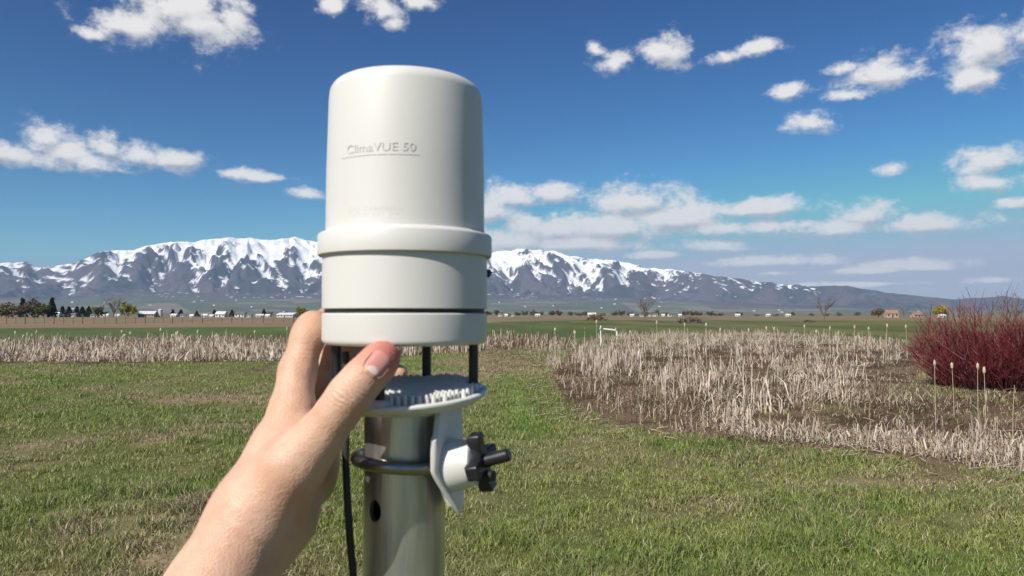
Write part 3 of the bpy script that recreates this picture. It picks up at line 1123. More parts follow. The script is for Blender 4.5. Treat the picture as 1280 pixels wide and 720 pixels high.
for i, (px, t) in enumerate(sorted([(6, 422), (12, 420), (18, 413), (27, 417), (32, 414), (39, 416), (45, 412), (52, 418), (133, 418), (143, 420), (152, 411), (157, 416), (163, 412), (186, 414), (201, 407), (213, 415), (222, 411), (233, 417), (246, 409), (252, 415), (318, 410), (330, 416), (359, 405), (268, 416), (290, 415)])):
    cattail(px, rr.uniform(438, 446), t, ORD[i] + ' fluffy white cattail along the strip of bent reeds, counted from the left', 'cattails along the reed strip', True, True, rr.uniform(-.06, .06))


# ------------------------------------------------------------------ woody plants
def grow(mb, p, d, L, r, lvl, spread, nkids, up=0.25, seg=3, tips=None, sides=4):
    pts, rad = [p.copy()], [r]
    for i in range(seg):
        d = (d + Vector((random.gauss(0, .10), random.gauss(0, .10), random.gauss(0, .05) + up * .12))).normalized()
        p = p + d * (L / seg)
        pts.append(p.copy())
        rad.append(r * (1 - .6 * (i + 1) / seg))
    mb.tube(pts, rad, sides, caps=False)
    if tips is not None:
        tips.append((pts[-1], d, lvl))
        tips.append((pts[len(pts) // 2], d, lvl))
    if lvl <= 0:
        return
    for k in range(nkids):
        t = random.uniform(.3, 1.0)
        i = min(int(t * seg), seg - 1)
        q = pts[i].lerp(pts[i + 1], t * seg - i)
        nd = (d + Vector((random.gauss(0, spread), random.gauss(0, spread), random.gauss(0, spread * .5) + up))).normalized()
        grow(mb, q, nd, L * random.uniform(.45, .75), r * .5, lvl - 1, spread, nkids, up, max(2, seg - 1), tips, max(3, sides - 1))


def leaf_mesh(tips, size, per, jit, c1, c2):
    vs, fs, cs = [], [], []
    for (p, d, l) in tips:
        for k in range(per):
            q = p + Vector((random.gauss(0, jit), random.gauss(0, jit), random.gauss(0, jit * .8)))
            a = Vector((random.gauss(0, 1), random.gauss(0, 1), random.gauss(0, 1))).normalized()
            b = a.cross(Vector((random.gauss(0, 1), random.gauss(0, 1), random.gauss(0, 1)))).normalized()
            s = size * random.uniform(.5, 1.3)
            i = len(vs)
            vs += [q - a * s, q + b * s * .6, q + a * s, q - b * s * .6]
            fs += [i, i + 1, i + 2, i + 3]
            t = random.random()
            cs += [[c1[j] + (c2[j] - c1[j]) * t for j in range(3)]] * 4
    return mesh_np('crown', np.array([tuple(v) for v in vs]), np.array(fs), np.full(len(fs) // 4, 4), False, np.array(cs))


def tree(px, base_py, h_px, w_px, D, style, label, group=None, name='tree'):
    """style: bare / willow / olive / spruce"""
    p = P(px, base_py, D)
    loc = Vector((p.x, p.y, 0))
    H, W = h_px / F * D, w_px / F * D
    e = empty(name, loc)
    mb = MB()
    tips = []
    if style == 'spruce':
        mb.tube([(0, 0, 0), (0, 0, H * .5), (0, 0, H)], [H * .02, H * .014, H * .003], 6)
        pts = []
        for i in range(260):
            t = random.random() ** .8
            z = H * (.06 + .94 * t)
            rad = W * .5 * (1 - t) * random.uniform(.35, 1.1) + W * .02
            an = random.uniform(0, 6.28)
            pts.append((Vector((math.cos(an) * rad, math.sin(an) * rad, z - rad * .3)), None, 0))
        me = leaf_mesh(pts, H * .07, 4, H * .025, (.014, .022, .014), (.030, .042, .022))
        link('trunk', mb.mesh('trunk'), M['bark'], e)
        link('crown', me, M['leaf'], e)
    else:
        th = H * (.07 if style != 'bare' else .22)
        mb.tube([(0, 0, -.1), (0, 0, th)], [H * .03, H * .024], 7)
        nst = 7 if style == 'bare' else 8
        limb = MB()
        for k in range(nst):
            an = k / nst * 6.28 + random.uniform(-.4, .4)
            out = random.uniform(.1, .9) * (W / H)
            d = Vector((math.cos(an) * out, math.sin(an) * out, 1)).normalized()
            grow(limb, Vector((0, 0, th * random.uniform(.7, 1))), d, H * random.uniform(.45, .62), H * .016, 2 if style == 'bare' else 1, .45, 5 if style == 'bare' else 4, .15, 3, tips, 4)
        link('trunk', mb.mesh('trunk'), M['bark_red'] if style == 'bare' and 'reddish' in label else M['bark'], e)
        link('limbs', limb.mesh('limbs'), M['bark_red'] if 'reddish' in label else M['bark'], e)
        if style != 'bare':
            c = {'willow': ((.16, .17, .02), (.26, .25, .035)), 'olive': ((.085, .092, .034), (.14, .14, .052)), 'brown': ((.12, .092, .058), (.18, .14, .085)), 'yellow': ((.33, .26, .015), (.42, .33, .03))}[style]
            me = leaf_mesh(tips, H * .075, 9, H * .07, *c)
            link('crown', me, M['leaf'], e)
    return tag(e, label, 'tree', group)


tree(142, 393, 27, 24, 430, 'bare', 'tall leafless reddish tree behind the yellow green willow near the silo', 'farm trees beyond the brown field')
tree(160, 393, 20, 36, 420, 'willow', 'round yellow green willow between the bare tree and the long barn', 'farm trees beyond the brown field')
tree(122, 393, 16, 26, 425, 'olive', 'low olive green tree just left of the bare reddish tree', 'farm trees beyond the brown field')
tree(65, 393, 24, 13, 430, 'spruce', 'dark pointed spruce beside the white farm buildings', 'farm trees beyond the brown field', 'spruce_tree')
tree(28, 393, 23, 10, 440, 'spruce', 'thin dark spruce poking out of the brown farm trees', 'farm trees beyond the brown field', 'spruce_tree')
tree(8, 393, 16, 36, 430, 'olive', 'bushy olive tree at the very edge of the farm trees', 'farm trees beyond the brown field')
tree(40, 393, 25, 34, 435, 'brown', 'broad brown budding tree between the two spruces', 'farm trees beyond the brown field')
tree(24, 393, 18, 26, 428, 'brown', 'smaller brown budding tree under the thin spruce', 'farm trees beyond the brown field')
tree(54, 393, 19, 24, 427, 'olive', 'olive tree just left of the dark pointed spruce', 'farm trees beyond the brown field')
tree(16, 393, 20, 34, 445, 'brown', 'hazy brown tree second from the edge of the farm trees', 'farm trees beyond the brown field')
tree(48, 393, 18, 30, 450, 'brown', 'brown tree filling the gap behind the olive tree', 'farm trees beyond the brown field')
tree(2, 393, 18, 30, 455, 'brown', 'brown tree behind the bushy olive tree at the edge', 'farm trees beyond the brown field')
tree(377, 393, 16, 34, 420, 'willow', 'yellow green willow just left of the wrist and white sensor', 'farm trees beyond the brown field')
tree(412, 393, 18, 30, 430, 'willow', 'yellow green willow behind the lower white sensor housing', 'farm trees beyond the brown field')
for i, px in enumerate((78, 86, 96, 103, 111)):
    tree(px, 392, 13, 15, 470, 'spruce', ORD[i] + ' dark evergreen of the hedge row behind the white sheds, counted from the spruce', 'dark evergreen hedge row', 'hedge_tree')
for i, px in enumerate((216, 226, 246, 268, 290, 297, 330, 337, 357)):
    tree(px, 392, rr.uniform(7, 10), rr.uniform(9, 13), 520, 'olive' if px % 2 else 'spruce', ORD[i] + ' small dark tree among the far white houses, counted from the silo', 'small trees among the far houses')
for i, px in enumerate(range(612, 900, 11)):
    tree(px + rr.uniform(-4, 4), 393, rr.uniform(4, 9), rr.uniform(14, 26), 820, rr.choice(['olive', 'brown', 'brown']), ORD[i] + ' low olive brown tree of the far line, counted from the white sensor', 'far tree line across the valley')
for i, px in enumerate(range(905, 1110, 21)):
    tree(px + rr.uniform(-5, 5), 393, rr.uniform(4, 7), rr.uniform(22, 34), 820, 'brown', ORD[i] + ' low grey brown bush beyond the green field, counted towards the red shrub', 'far bushes beyond the green field')
tree(806, 401, 32, 26, 190, 'bare', 'small leafless tree beside the dark brush heap in the field', 'bare trees in the field')
tree(1030, 402, 30, 22, 180, 'bare', 'lone leafless tree in the green field near the far house', 'bare trees in the field')
tree(1176, 393, 17, 26, 430, 'yellow', 'bright yellow tree above the red shrub beside the far house', 'trees by the far house')
tree(1098, 393, 13, 22, 440, 'brown', 'grey brown tree just left of the orange roofed house', 'trees by the far house')
tree(1130, 393, 15, 22, 445, 'bare', 'bare tree between the orange roofed house and the yellow tree', 'trees by the far house')
tree(1204, 394, 18, 30, 400, 'bare', 'reddish bare tree peeping over the red shrub top', 'trees by the far house')
tree(1266, 412, 44, 70, 82, 'bare', 'pale leafless tree rising behind the red shrub', 'bare trees in the field')


def brush_pile(px, py, w_px, h_px, label, red=False):
    g = G(px, py)
    D = g.y
    W, H = w_px / F * D, h_px / F * D
    mb = MB()
    for i in range(220):
        a = random.uniform(0, 6.28)
        rad = W * .5 * random.random() ** .6
        p = Vector((math.cos(a) * rad, math.sin(a) * rad * .6, 0))
        top = H * (1 - (rad / (W * .5)) ** 2) + .05
        q = p + Vector((random.gauss(0, W * .08), random.gauss(0, W * .05), top * random.uniform(.4, 1.1)))
        q2 = q + Vector((random.gauss(0, W * .10), random.gauss(0, W * .06), random.uniform(-.3, .1) * H))
        mb.tube([p, q, q2], [D * .0006, D * .0005, D * .0003], 3, caps=False)
    tag(mb.build('brush_pile', M['bark_red'] if red else M['bark'], loc=(g.x, g.y, 0)), label, 'brush pile')


brush_pile(745, 400.5, 26, 8, 'reddish heap of cut brush near the fence line', True)
brush_pile(862, 404, 36, 8, 'dark heap of cut branches beside the small bare tree')
brush_pile(1010, 403, 16, 3, 'flat low heap of twigs in the green field')


def red_shrub():
    g = G(1246, 487)
    e = empty('red_shrub', (g.x, g.y, -.02))
    stems, twigs = MB(), MB()
    for i in range(430):
        a = random.uniform(0, 6.28)
        br = random.random() ** .6 * .95
        p = Vector((math.cos(a) * br * 1.25, math.sin(a) * br, 0))
        out = Vector((p.x * .85 + random.gauss(0, .22), p.y * .85 + random.gauss(0, .22), 0))
        d = (out * .72 + Vector((0, 0, 1))).normalized()
        H = random.uniform(.9, 2.05) * (1 - .22 * min(1, br)) * (.86 + .2 * math.sin(a * 3 + 1.1) + .1 * math.sin(a * 7))
        pts, rad = [p], [.011]
        q = p.copy()
        for k in range(4):
            d = (d + Vector((random.gauss(0, .07), random.gauss(0, .07), .05))).normalized()
            q = q + d * H / 4
            pts.append(q.copy())
            rad.append(.011 * (1 - .2 * (k + 1)) + .001)
        stems.tube(pts[:3], rad[:3], 4, caps=False)
        twigs.tube(pts[2:], rad[2:], 4, caps=False)
        for k in range(13):
            t = random.uniform(.35, 3.9)
            j = int(t)
            s = pts[j].lerp(pts[j + 1], t - j)
            nd = (d + Vector((random.gauss(0, .6), random.gauss(0, .6), .1))).normalized()
            l = random.uniform(.2, .6)
            m_ = s + nd * l * .5 + Vector((random.gauss(0, .02), random.gauss(0, .02), .02))
            twigs.tube([s, m_, s + nd * l + Vector((0, 0, .06))], [.006, .0048, .0025], 3, caps=False)
            if random.random() < .5:
                nd2 = (nd + Vector((random.gauss(0, .4), random.gauss(0, .4), .3))).normalized()
                twigs.tube([m_, m_ + nd2 * random.uniform(.12, .35)], [.0045, .002], 3, caps=False)
    stems.build('stems', M['red_stem'], e)
    twigs.build('twigs', M['red_twig'], e)
    tag(e, 'dense leafless shrub of deep red twigs at the edge of the reed bed', 'shrub')


red_shrub()

#@@BUILT
# ------------------------------------------------------------------ farm buildings
def gable(mb_wall, mb_roof, w, d, h, rh, over=.3, x=0, y=0):
    """house body with gable ends on the short sides and a roof with eaves"""
    a, b = w / 2, d / 2
    mb_wall.add([(x - a, y - b, 0), (x + a, y - b, 0), (x + a, y + b, 0), (x - a, y + b, 0), (x - a, y - b, h), (x + a, y - b, h), (x + a, y + b, h), (x - a, y + b, h), (x - a, y, h + rh), (x + a, y, h + rh)],
                [(0, 1, 5, 4), (2, 3, 7, 6), (1, 2, 6, 9, 5), (3, 0, 4, 8, 7), (4, 5, 9, 8), (6, 7, 8, 9)])
    t = .15
    for s in (-1, 1):
        ey, ez = s * (b + over), h - rh * over / b
        vs = [(x - a - over, y + ey, ez + .02), (x + a + over, y + ey, ez + .02), (x + a + over, y, h + rh + .03), (x - a - over, y, h + rh + .03)]
        vs += [(v[0], v[1], v[2] + t) for v in vs]
        mb_roof.add(vs, [(0, 1, 2, 3), (7, 6, 5, 4), (0, 4, 5, 1), (1, 5, 6, 2), (2, 6, 7, 3), (3, 7, 4, 0)])


def house(px, D, w_px, h_px, wall, roof, label, group=None, name='house', nwin=3, roof_share=.42, base=393.5):
    p = P(px, base, D)
    w, h = w_px / F * D, h_px / F * D
    e = empty(name, (p.x, p.y, 0))
    e.rotation_euler.z = random.uniform(-.25, .25)
    W_, R_ = MB(), MB()
    d = min(w * .7, 9)
    gable(W_, R_, w, d, h * (1 - roof_share), h * roof_share, min(.4, w * .05))
    W_.build('wall', M[wall], e, smooth=False)
    R_.build('roof', M[roof], e, smooth=False)
    hw = h * (1 - roof_share)
    for k in range(nwin):
        x = -w / 2 + w * (k + .5) / nwin
        mb = MB()
        if k == nwin // 2:
            mb.box((x, -d / 2 - .03, hw * .36), (w / nwin * .35, .08, hw * .7))
            mb.build('door', M['glass'], e, smooth=False)
        else:
            mb.box((x, -d / 2 - .03, hw * .56), (w / nwin * .4, .08, hw * .36))
            mb.build('window', M['glass'], e, smooth=False)
    return tag(e, label, 'building', group)


GRP = 'small white buildings in the row beyond the brown field'
LAB = 'small white building in the far row beyond the brown field'
house(72, 440, 6, 6, 'house_white', 'roof_pale', 'white shed with the tallest roof beside the dark spruce', GRP)
for i, (px, w, h) in enumerate(sorted([(78, 4, 4), (92, 5, 5), (118, 8, 3.6), (129, 5, 3.5), (134, 4, 4), (147, 5, 3.6), (229, 6, 4), (218, 8, 4), (256, 7, 4), (240, 5, 3.5), (325, 9, 3.6), (335, 6, 3.6), (312, 6, 4), (30, 4, 4), (43, 6, 3.2), (265, 6, 3)])):
    house(px, 440 + rr.uniform(-15, 30), w, h, 'house_white', rr.choice(['roof_pale', 'roof_pale', 'roof_dark']), ORD[i] + ' of the smallest white buildings beyond the brown field, counted from the left', GRP, nwin=2)
house(277, 440, 12, 7, 'house_white', 'roof_pale', 'white house with pale roof among the far houses, two roofs left of the willow', GRP)
house(301, 450, 12, 7, 'house_white', 'roof_dark', 'white house with dark roof among the far houses', GRP)
house(360, 430, 22, 5.5, 'house_white', 'roof_pale', 'long low white building just left of the yellow green willow', GRP, nwin=5)
house(185, 430, 19, 7.5, 'house_tan', 'roof_pale', 'long open barn with pale roof beside the silo', name='barn', nwin=5)
GRR = 'small pale houses under the far tree line'
LAR = 'small pale house under the far tree line across the valley'
for i, (px, w, h) in enumerate([(625, 5, 4), (633, 4, 3), (641, 4, 3), (672, 6, 3), (740, 10, 4.5), (790, 5, 3), (803, 6, 3), (812, 4, 3), (819, 6, 4), (829, 4, 3), (838, 6, 4), (850, 4, 3), (922, 6, 3), (960, 5, 3), (985, 6, 3)]):
    house(px, 600 + rr.uniform(-20, 30), w, h, 'house_white', rr.choice(['roof_pale', 'roof_dark']), ORD[i] + ' small pale house under the far tree line, counted from the white sensor', GRR, nwin=2)
house(1114, 400, 14, 9, 'house_tan', 'roof_brown', 'house with orange brown roof between the bare far trees', nwin=3)
house(1146, 420, 12, 6, 'house_tan', 'roof_brown', 'lower brown house beside the bright yellow tree', nwin=3)
house(1177, 405, 8, 4, 'house_white', 'roof_pale', 'small white shed under the bright yellow tree', nwin=2)


def silo():
    p = P(200.5, 393.5, 432)
    e = empty('silo', (p.x, p.y, 0))
    k = 432 / F
    mb = MB()
    mb.lathe([(0, 0), (2.5 * k, 0), (2.5 * k, 9.2 * k), (2.35 * k, 9.3 * k)], 24)
    mb.build('barrel', M['concrete'], e)
    mb = MB()
    for i in range(6):
        mb.lathe([(2.5 * k, i * 1.5 * k + .4), (2.57 * k, i * 1.5 * k + .45), (2.57 * k, i * 1.5 * k + .75), (2.5 * k, i * 1.5 * k + .8)], 24)
    mb.build('hoops', M['concrete'], e)
    mb = MB()
    mb.lathe([(2.5 * k, 9.3 * k), (2.1 * k, 9.8 * k), (1.2 * k, 10.3 * k), (0, 10.5 * k)], 24)
    mb.build('dome', M['roof_pale'], e)
    tag(e, 'pale concrete silo standing beside the long barn', 'silo')


silo()


def far_village():
    """little houses scattered over the slopes across the valley, too far off to tell apart"""
    mw = MB()
    rads, ths, hh = TERR
    vr = random.Random(5)
    for i in range(28):
        px = vr.choice([vr.uniform(60, 400), vr.uniform(610, 1000), vr.uniform(-100, 1250)])
        th = math.atan((px - 640) / F)
        R = vr.choice([vr.uniform(5700, 9200), vr.uniform(6800, 8400)])
        i_r = int(np.searchsorted(rads, R))
        i_t = int(np.searchsorted(ths, th))
        z0 = float(hh[i_r, i_t]) - 2
        x, y = R * math.sin(th), R * math.cos(th)
        s = vr.uniform(8, 22)
        h = vr.uniform(4, 7) + 2
        a, b = s / 2, s * .35
        mw.add([(x - a, y - b, z0), (x + a, y - b, z0), (x + a, y + b, z0), (x - a, y + b, z0), (x - a, y - b, z0 + h), (x + a, y - b, z0 + h), (x + a, y + b, z0 + h), (x - a, y + b, z0 + h), (x - a, y, z0 + h * 1.5), (x + a, y, z0 + h * 1.5)],
               [(0, 1, 5, 4), (2, 3, 7, 6), (1, 2, 6, 9, 5), (3, 0, 4, 8, 7), (4, 5, 9, 8), (6, 7, 8, 9)])
    tag(mw.build('far_village', M['house_white'], smooth=False), 'specks of pale houses scattered across the slopes below the mountains', 'village', kind='stuff')


far_village()


# ------------------------------------------------------------------ fence, cows, pipe
def fence():
    e = empty('field_fence', (0, 0, 0))
    posts = []
    for i in range(-1, 14):
        px = -6 + 37 * i + random.uniform(-3, 3)
        g = G(px, 405.5 - i * .18)
        tall = i % 3 == 1
        posts.append((g, tall))
    for g, tall in posts:
        mb = MB()
        H = 1.75 if tall else 1.5
        ln = random.uniform(-.05, .05)
        mb.tube([(0, 0, -.1), (ln * .5, 0, H * .5), (ln, 0, H)], [.11, .10, .09], 7)
        mb.build('post', M['wood_post'], e, loc=(g.x, g.y, 0))
    for a, b in zip(posts[:-1], posts[1:]):
        for k in (1, 2):
            q = a[0].lerp(b[0], k / 3)
            mb = MB()
            mb.tube([(0, 0, -.1), (0, 0, 1.25)], [.05, .045], 5)
            mb.build('stake', M['wood_post'], e, loc=(q.x, q.y, 0))
    for z in (.35, .7, 1.0, 1.25):
        mb = MB()
        pts = []
        for a, b in zip(posts[:-1], posts[1:]):
            pts += [a[0] + Vector((0, -.09, z)), a[0].lerp(b[0], .5) + Vector((0, -.06, z - .04))]
        mb.tube(pts, .012, 4)
        mb.build('wire', M['wire'], e)
    tag(e, 'weathered post and wire fence along the edge of the brown field', 'fence')


fence()


def cow(px, D, heading, label, graze=False):
    p = P(px, 394, D)
    e = empty('cow', (p.x, p.y, 0))
    e.rotation_euler.z = heading
    bm_v = [(-1.0, 0, 1.22), (-.55, 0, 1.20), (0, 0, 1.14), (.45, 0, 1.16), (.85, 0, 1.22)]
    mb = MB()
    mb.tube(bm_v, [.20, .34, .40, .37, .24], 10)
    for x, hind in ((-.78, True), (.6, False)):
        for s in (-1, 1):
            if hind:
                mb.tube([(x, s * .2, 1.1), (x + .1, s * .2, .78), (x - .1, s * .2, .45), (x - .02, s * .2, 0)], [.17, .12, .07, .06], 7)
            else:
                mb.tube([(x, s * .19, 1.0), (x + .02, s * .19, .5), (x, s * .19, 0)], [.14, .075, .06], 7)
    hz = .45 if graze else 1.42
    mb.tube([(.75, 0, 1.25), (1.05, 0, (1.25 + hz) / 2 + .08), (1.2, 0, hz), (1.48, 0, hz - .22)], [.24, .18, .14, .09], 8)
    for s in (-1, 1):
        mb.tube([(1.18, s * .1, hz + .06), (1.14, s * .27, hz + .05)], [.05, .02], 5)
    mb.tube([(-1.08, 0, 1.25), (-1.2, 0, .9), (-1.18, 0, .5)], [.04, .025, .03], 5)
    mb.build('body', M['hide'], e)
    tag(e, label, 'cow', 'dark cattle in the brown field')


cow(13, 330, 0.2, 'dark cow grazing in the brown field, leftmost of three', True)
cow(45, 300, 3.0, 'largest dark cow in the brown field before the white shed', True)
cow(86, 320, 0.3, 'dark cow standing alone in front of the dark hedge row')


def white_pipe():
    g = G(751, 434)
    e = empty('water_pipe', (g.x, g.y, 0))
    k = g.y / F
    mb = MB()
    H = 22 * k
    mb.tube([(0, 0, -.05), (0, 0, H + 5 * k)], .035, 10)
    mb.build('riser', M['pipe_white'], e)
    mb = MB()
    mb.tube([(-1.5 * k, -.03, H + 1 * k), (5 * k, -.03, H + .4 * k), (15 * k, -.03, H - .5 * k), (18.5 * k, -.03, H - 1.2 * k), (20 * k, -.03, H - 3 * k), (20 * k, -.03, H - 8 * k)], .05, 10)
    mb.build('spout', M['pipe_white'], e)
    mb = MB()
    mb.box((1 * k, -.03, H + 1 * k), (3 * k, .14, 3 * k))
    mb.build('bracket', M['bark'], e, smooth=False)
    tag(e, 'white irrigation pipe with a bent down end behind the reeds', 'pipe')


white_pipe()

# ------------------------------------------------------------------ weather sensor on its pole
AX = P(507, HZ, 0.47)
AX.z = CAM_Z
KZ = 0.467 / F


def zrow(py):
    """height above the eye of a row on the sensor's outline"""
    return (HZ - py) * KZ


def arc(cx, cz, r, a0, a1, n=7):
    return [(cx + r * math.cos(math.radians(a0 + (a1 - a0) * i / n)), cz + r * math.sin(math.radians(a0 + (a1 - a0) * i / n))) for i in range(n + 1)]


sensor = empty('weather_sensor', (AX.x, AX.y, CAM_Z - 0.062))
OFF = Vector((0, 0, 0.062))       # parts are modelled about eye height


def part(mb, name, mat, smooth=True, sharp=35, parent=None):
    o = mb.build(name, mat, parent or sensor, smooth, sharp=sharp)
    if parent is None:
        o.location = OFF
    return o


RB = 0.0497
mb = MB()
prof = [(0.0, 0.0405), (RB - .004, 0.0405), (0.0536, 0.0375)]
prof += [(0.0540, 0.0362), (0.0546, 0.0366), (0.0548, 0.0378)]
prof += [(0.0547, zrow(297)), (0.0543, zrow(295.2)), (0.0535, zrow(294)), (0.0510, zrow(292.6)), (RB + .0004, zrow(291))]
prof += [(RB + .0002, zrow(286)), (RB, 0.09), (RB - .0012, 0.135)]
prof += [(RB - .0014, 0.1365)] + arc(RB - .0105, 0.1375, 0.009, 0, 62, 8)
prof += [(RB - .0115, 0.1472), (RB - .022, 0.1492), (RB - .036, 0.1506), (0, 0.151)]
mb.lathe(prof, 160)
funnel = part(mb, 'rain_collector', M['white'])
mb = MB()
RH = 0.0517
mb.lathe([(0, 0.0385), (RH - .001, 0.0385), (RH, 0.0375), (RH + .0001, 0.02), (RH, zrow(385.6)), (RH - .0008, zrow(386.4)), (RH - .003, zrow(386.6)), (0, zrow(386.7))], 160)
part(mb, 'upper_housing', M['white'])
mb = MB()
mb.lathe([(0, zrow(391.4)), (RH - .0016, zrow(391.3)), (RH - .0016, zrow(386.3)), (0, zrow(386.2))], 120)
part(mb, 'seal', M['black'])
mb = MB()
zb = zrow(429.5)
prof = [(0, zb + .0025), (RH - .016, zb + .0025), (RH - .0165, zb + .0005), (RH - .006, zb)] + [(RH - .0035 + .0035 * math.cos(math.radians(a)), zb + .0035 + .0035 * math.sin(math.radians(a))) for a in (-80, -60, -40, -20, 0)]
prof += [(RH, zrow(393)), (RH - .0005, zrow(391.6)), (RH - .003, zrow(391.2)), (0, zrow(391.1))]
mb.lathe(prof, 160)
part(mb, 'lower_housing', M['white'])
mb = MB()
mb.lathe([(0, zb - .0006), (RH - .017, zb - .0006), (RH - .017, zb + .0022), (0, zb + .0022)], 64)
part(mb, 'sensor_face', M['black'])
# small dark vent screw on the shaded side
mb = MB()
mb.tube([(RH - .001, 0.004, .0262), (RH + .0016, 0.004, .0262), (RH + .0026, .004, .0258)], [.0028, .0026, .0014], 14)
part(mb, 'vent_screw', M['black_gloss'])

# plate with its field of little posts
PT = Matrix.Rotation(math.radians(4.2), 4, 'X') @ Matrix.Rotation(math.radians(-2.0), 4, 'Y')
PZ = zrow(490) - .001


def plate_pt(x, y, z):
    v = PT @ Vector((x, y, z))
    return Vector((v.x, v.y, v.z + PZ))


mb = MB()
mb.lathe([(0, -.0068), (.036, -.0068), (.046, -.0052), (.0505, -.0022), (.0519, -.0004), (.0519, .0006), (.0512, .0014), (.0490, .0016), (.0485, .0002), (0, .0002)], 140)
mb.v = [tuple(plate_pt(*v)) for v in mb.v]
plate = part(mb, 'reflector_plate', M['white_lo'])
RODS = []
for a in (-101.5, -11.5 + 17, 78.5, 184):
    RODS.append((.0432 * math.cos(math.radians(a)), .0432 * math.sin(math.radians(a))))
mb = MB()
sp_ = .0041
k = int(.047 / sp_)
for i in range(-k, k + 1):
    for j in range(-k, k + 1):
        x, y = (i + (j % 2) * .5) * sp_, j * sp_ * .9
        if math.hypot(x, y) > .0470 or any(math.hypot(x - a, y - b) < .0065 for a, b in RODS):
            continue
        n = len(mb.v)
        mb.lathe([(.00150, .0001), (.00122, .0050), (.0008, .0058), (0, .0060)], 8, (x, y, 0))
mb.v = [tuple(plate_pt(*v)) for v in mb.v]
pins = part(mb, 'post_field', M['white_lo'])
pins['kind'] = 'stuff'
for (x, y) in RODS:
    mb = MB()
    zz = plate_pt(x, y, 0).z
    mb.tube([(x, y, zz - .001), (x, y, zb + .003)], .0031, 20)
    part(mb, 'support_rod', M['black_gloss'])
    mb = MB()
    mb.lathe([(.0062, .0001), (.0060, .0030), (.0050, .0040), (.0034, .0044), (0, .0044)], 24, (x, y, 0))
    mb.v = [tuple(plate_pt(*v)) for v in mb.v]
    part(mb, 'rod_socket', M['white_lo'])


# raised print on the collector
def curved_text(body, width, px_c, py_top, py_bot, name, parent, bold=0.0):
    cu = bpy.data.curves.new('lettering', 'FONT')
    cu.body = body
    cu.align_x = 'CENTER'
    cu.resolution_u = 4
    cu.offset = bold
    ob = bpy.data.objects.new('lettering', cu)
    COL.objects.link(ob)
    dg = bpy.context.evaluated_depsgraph_get()
    me = bpy.data.meshes.new_from_object(ob.evaluated_get(dg))
    bpy.data.objects.remove(ob)
    bpy.data.curves.remove(cu)
    bm = bmesh.new()
    bm.from_mesh(me)
    bmesh.ops.triangulate(bm, faces=bm.faces)
    bm.to_mesh(me)
    bm.free()
    co = np.empty(len(me.vertices) * 3, np.float32)
    me.vertices.foreach_get('co', co)
    co = co.reshape(-1, 3)
    x0, x1 = co[:, 0].min(), co[:, 0].max()
    y0, y1 = co[:, 1].min(), co[:, 1].max()
    zt, zb_ = (HZ - py_top) / F * .421, (HZ - py_bot) / F * .421
    arcx = (co[:, 0] - (x0 + x1) / 2) / (x1 - x0) * width
    z = zb_ + (co[:, 1] - y0) / (y1 - y0) * (zt - zb_)
    an = ANG0(px_c) + arcx / RB
    R = RB + .00018
    out = np.stack([R * np.sin(an), -R * np.cos(an), z], -1)
    me.vertices.foreach_set('co', out.astype(np.float32).ravel())
    me.update()
    me.name = name
    o = link(name, me, M['print'], parent)
    return o


def ANG0(px):
    """angle round the collector of a photo column"""
    x = (px - 507) / F * .425
    return math.asin(max(-1, min(1, x / RB))) - .0


def curved_patch(u0, u1, py0, py1, mb, lift=.00018, nu=10):
    z0, z1 = (HZ - py1) / F * .421, (HZ - py0) / F * .421
    R = RB + lift
    base = len(mb.v)
    for i in range(nu + 1):
        an = ANG0(u0 + (u1 - u0) * i / nu)
        for z in (z0, z1):
            mb.v.append((R * math.sin(an), -R * math.cos(an), z))
    for i in range(nu):
        mb.f.append((base + 2 * i, base + 2 * i + 2, base + 2 * i + 3, base + 2 * i + 1))


wid = lambda a, b: RB * (ANG0(b) - ANG0(a))
curved_text('ClimaVUE 50', wid(443, 532), 487, 176, 187, 'model_lettering', funnel)
mb = MB()
curved_patch(437, 538, 191, 191.9, mb, nu=20)
mb.build('printed_rule', M['print'], funnel)
curved_text('CAMPBELL', wid(468, 518), 493, 257.5, 262.5, 'maker_lettering', funnel, .01)
curved_text('SCIENTIFIC', wid(468, 518), 493, 265, 270, 'maker_lettering', funnel, .01)
mb = MB()
for (a, b, c, d) in [(447, 463, 256, 257.4), (447, 463, 269.8, 271.2), (447, 448.5, 257.4, 269.8), (461.5, 463, 257.4, 269.8)]:
    curved_patch(a, b, c, d, mb, nu=4)
for i in range(24):
    a0, a1 = 2 * math.pi * i / 24, 2 * math.pi * (i + 1) / 24
    vs = []
    for r_, a_ in ((3.4, a0), (4.8, a0), (4.8, a1), (3.4, a1)):
        an = ANG0(455 + r_ * math.cos(a_))
        z = (HZ - (263.6 + r_ * math.sin(a_))) / F * .421
        vs.append(((RB + .0002) * math.sin(an), -(RB + .0002) * math.cos(an), z))
    mb.add(vs, [(0, 1, 2, 3)])
mb.build('maker_emblem', M['print'], funnel)

# neck, clamp bracket, u-bolt, knob
mb = MB()
NZ = PZ - .0058
mb.lathe([(0, NZ - .006), (.0265, NZ - .006), (.0285, NZ - .002), (.0305, NZ + .0015), (0, NZ + .0015)], 64)
part(mb, 'neck', M['white_lo'])

RP = 0.0253


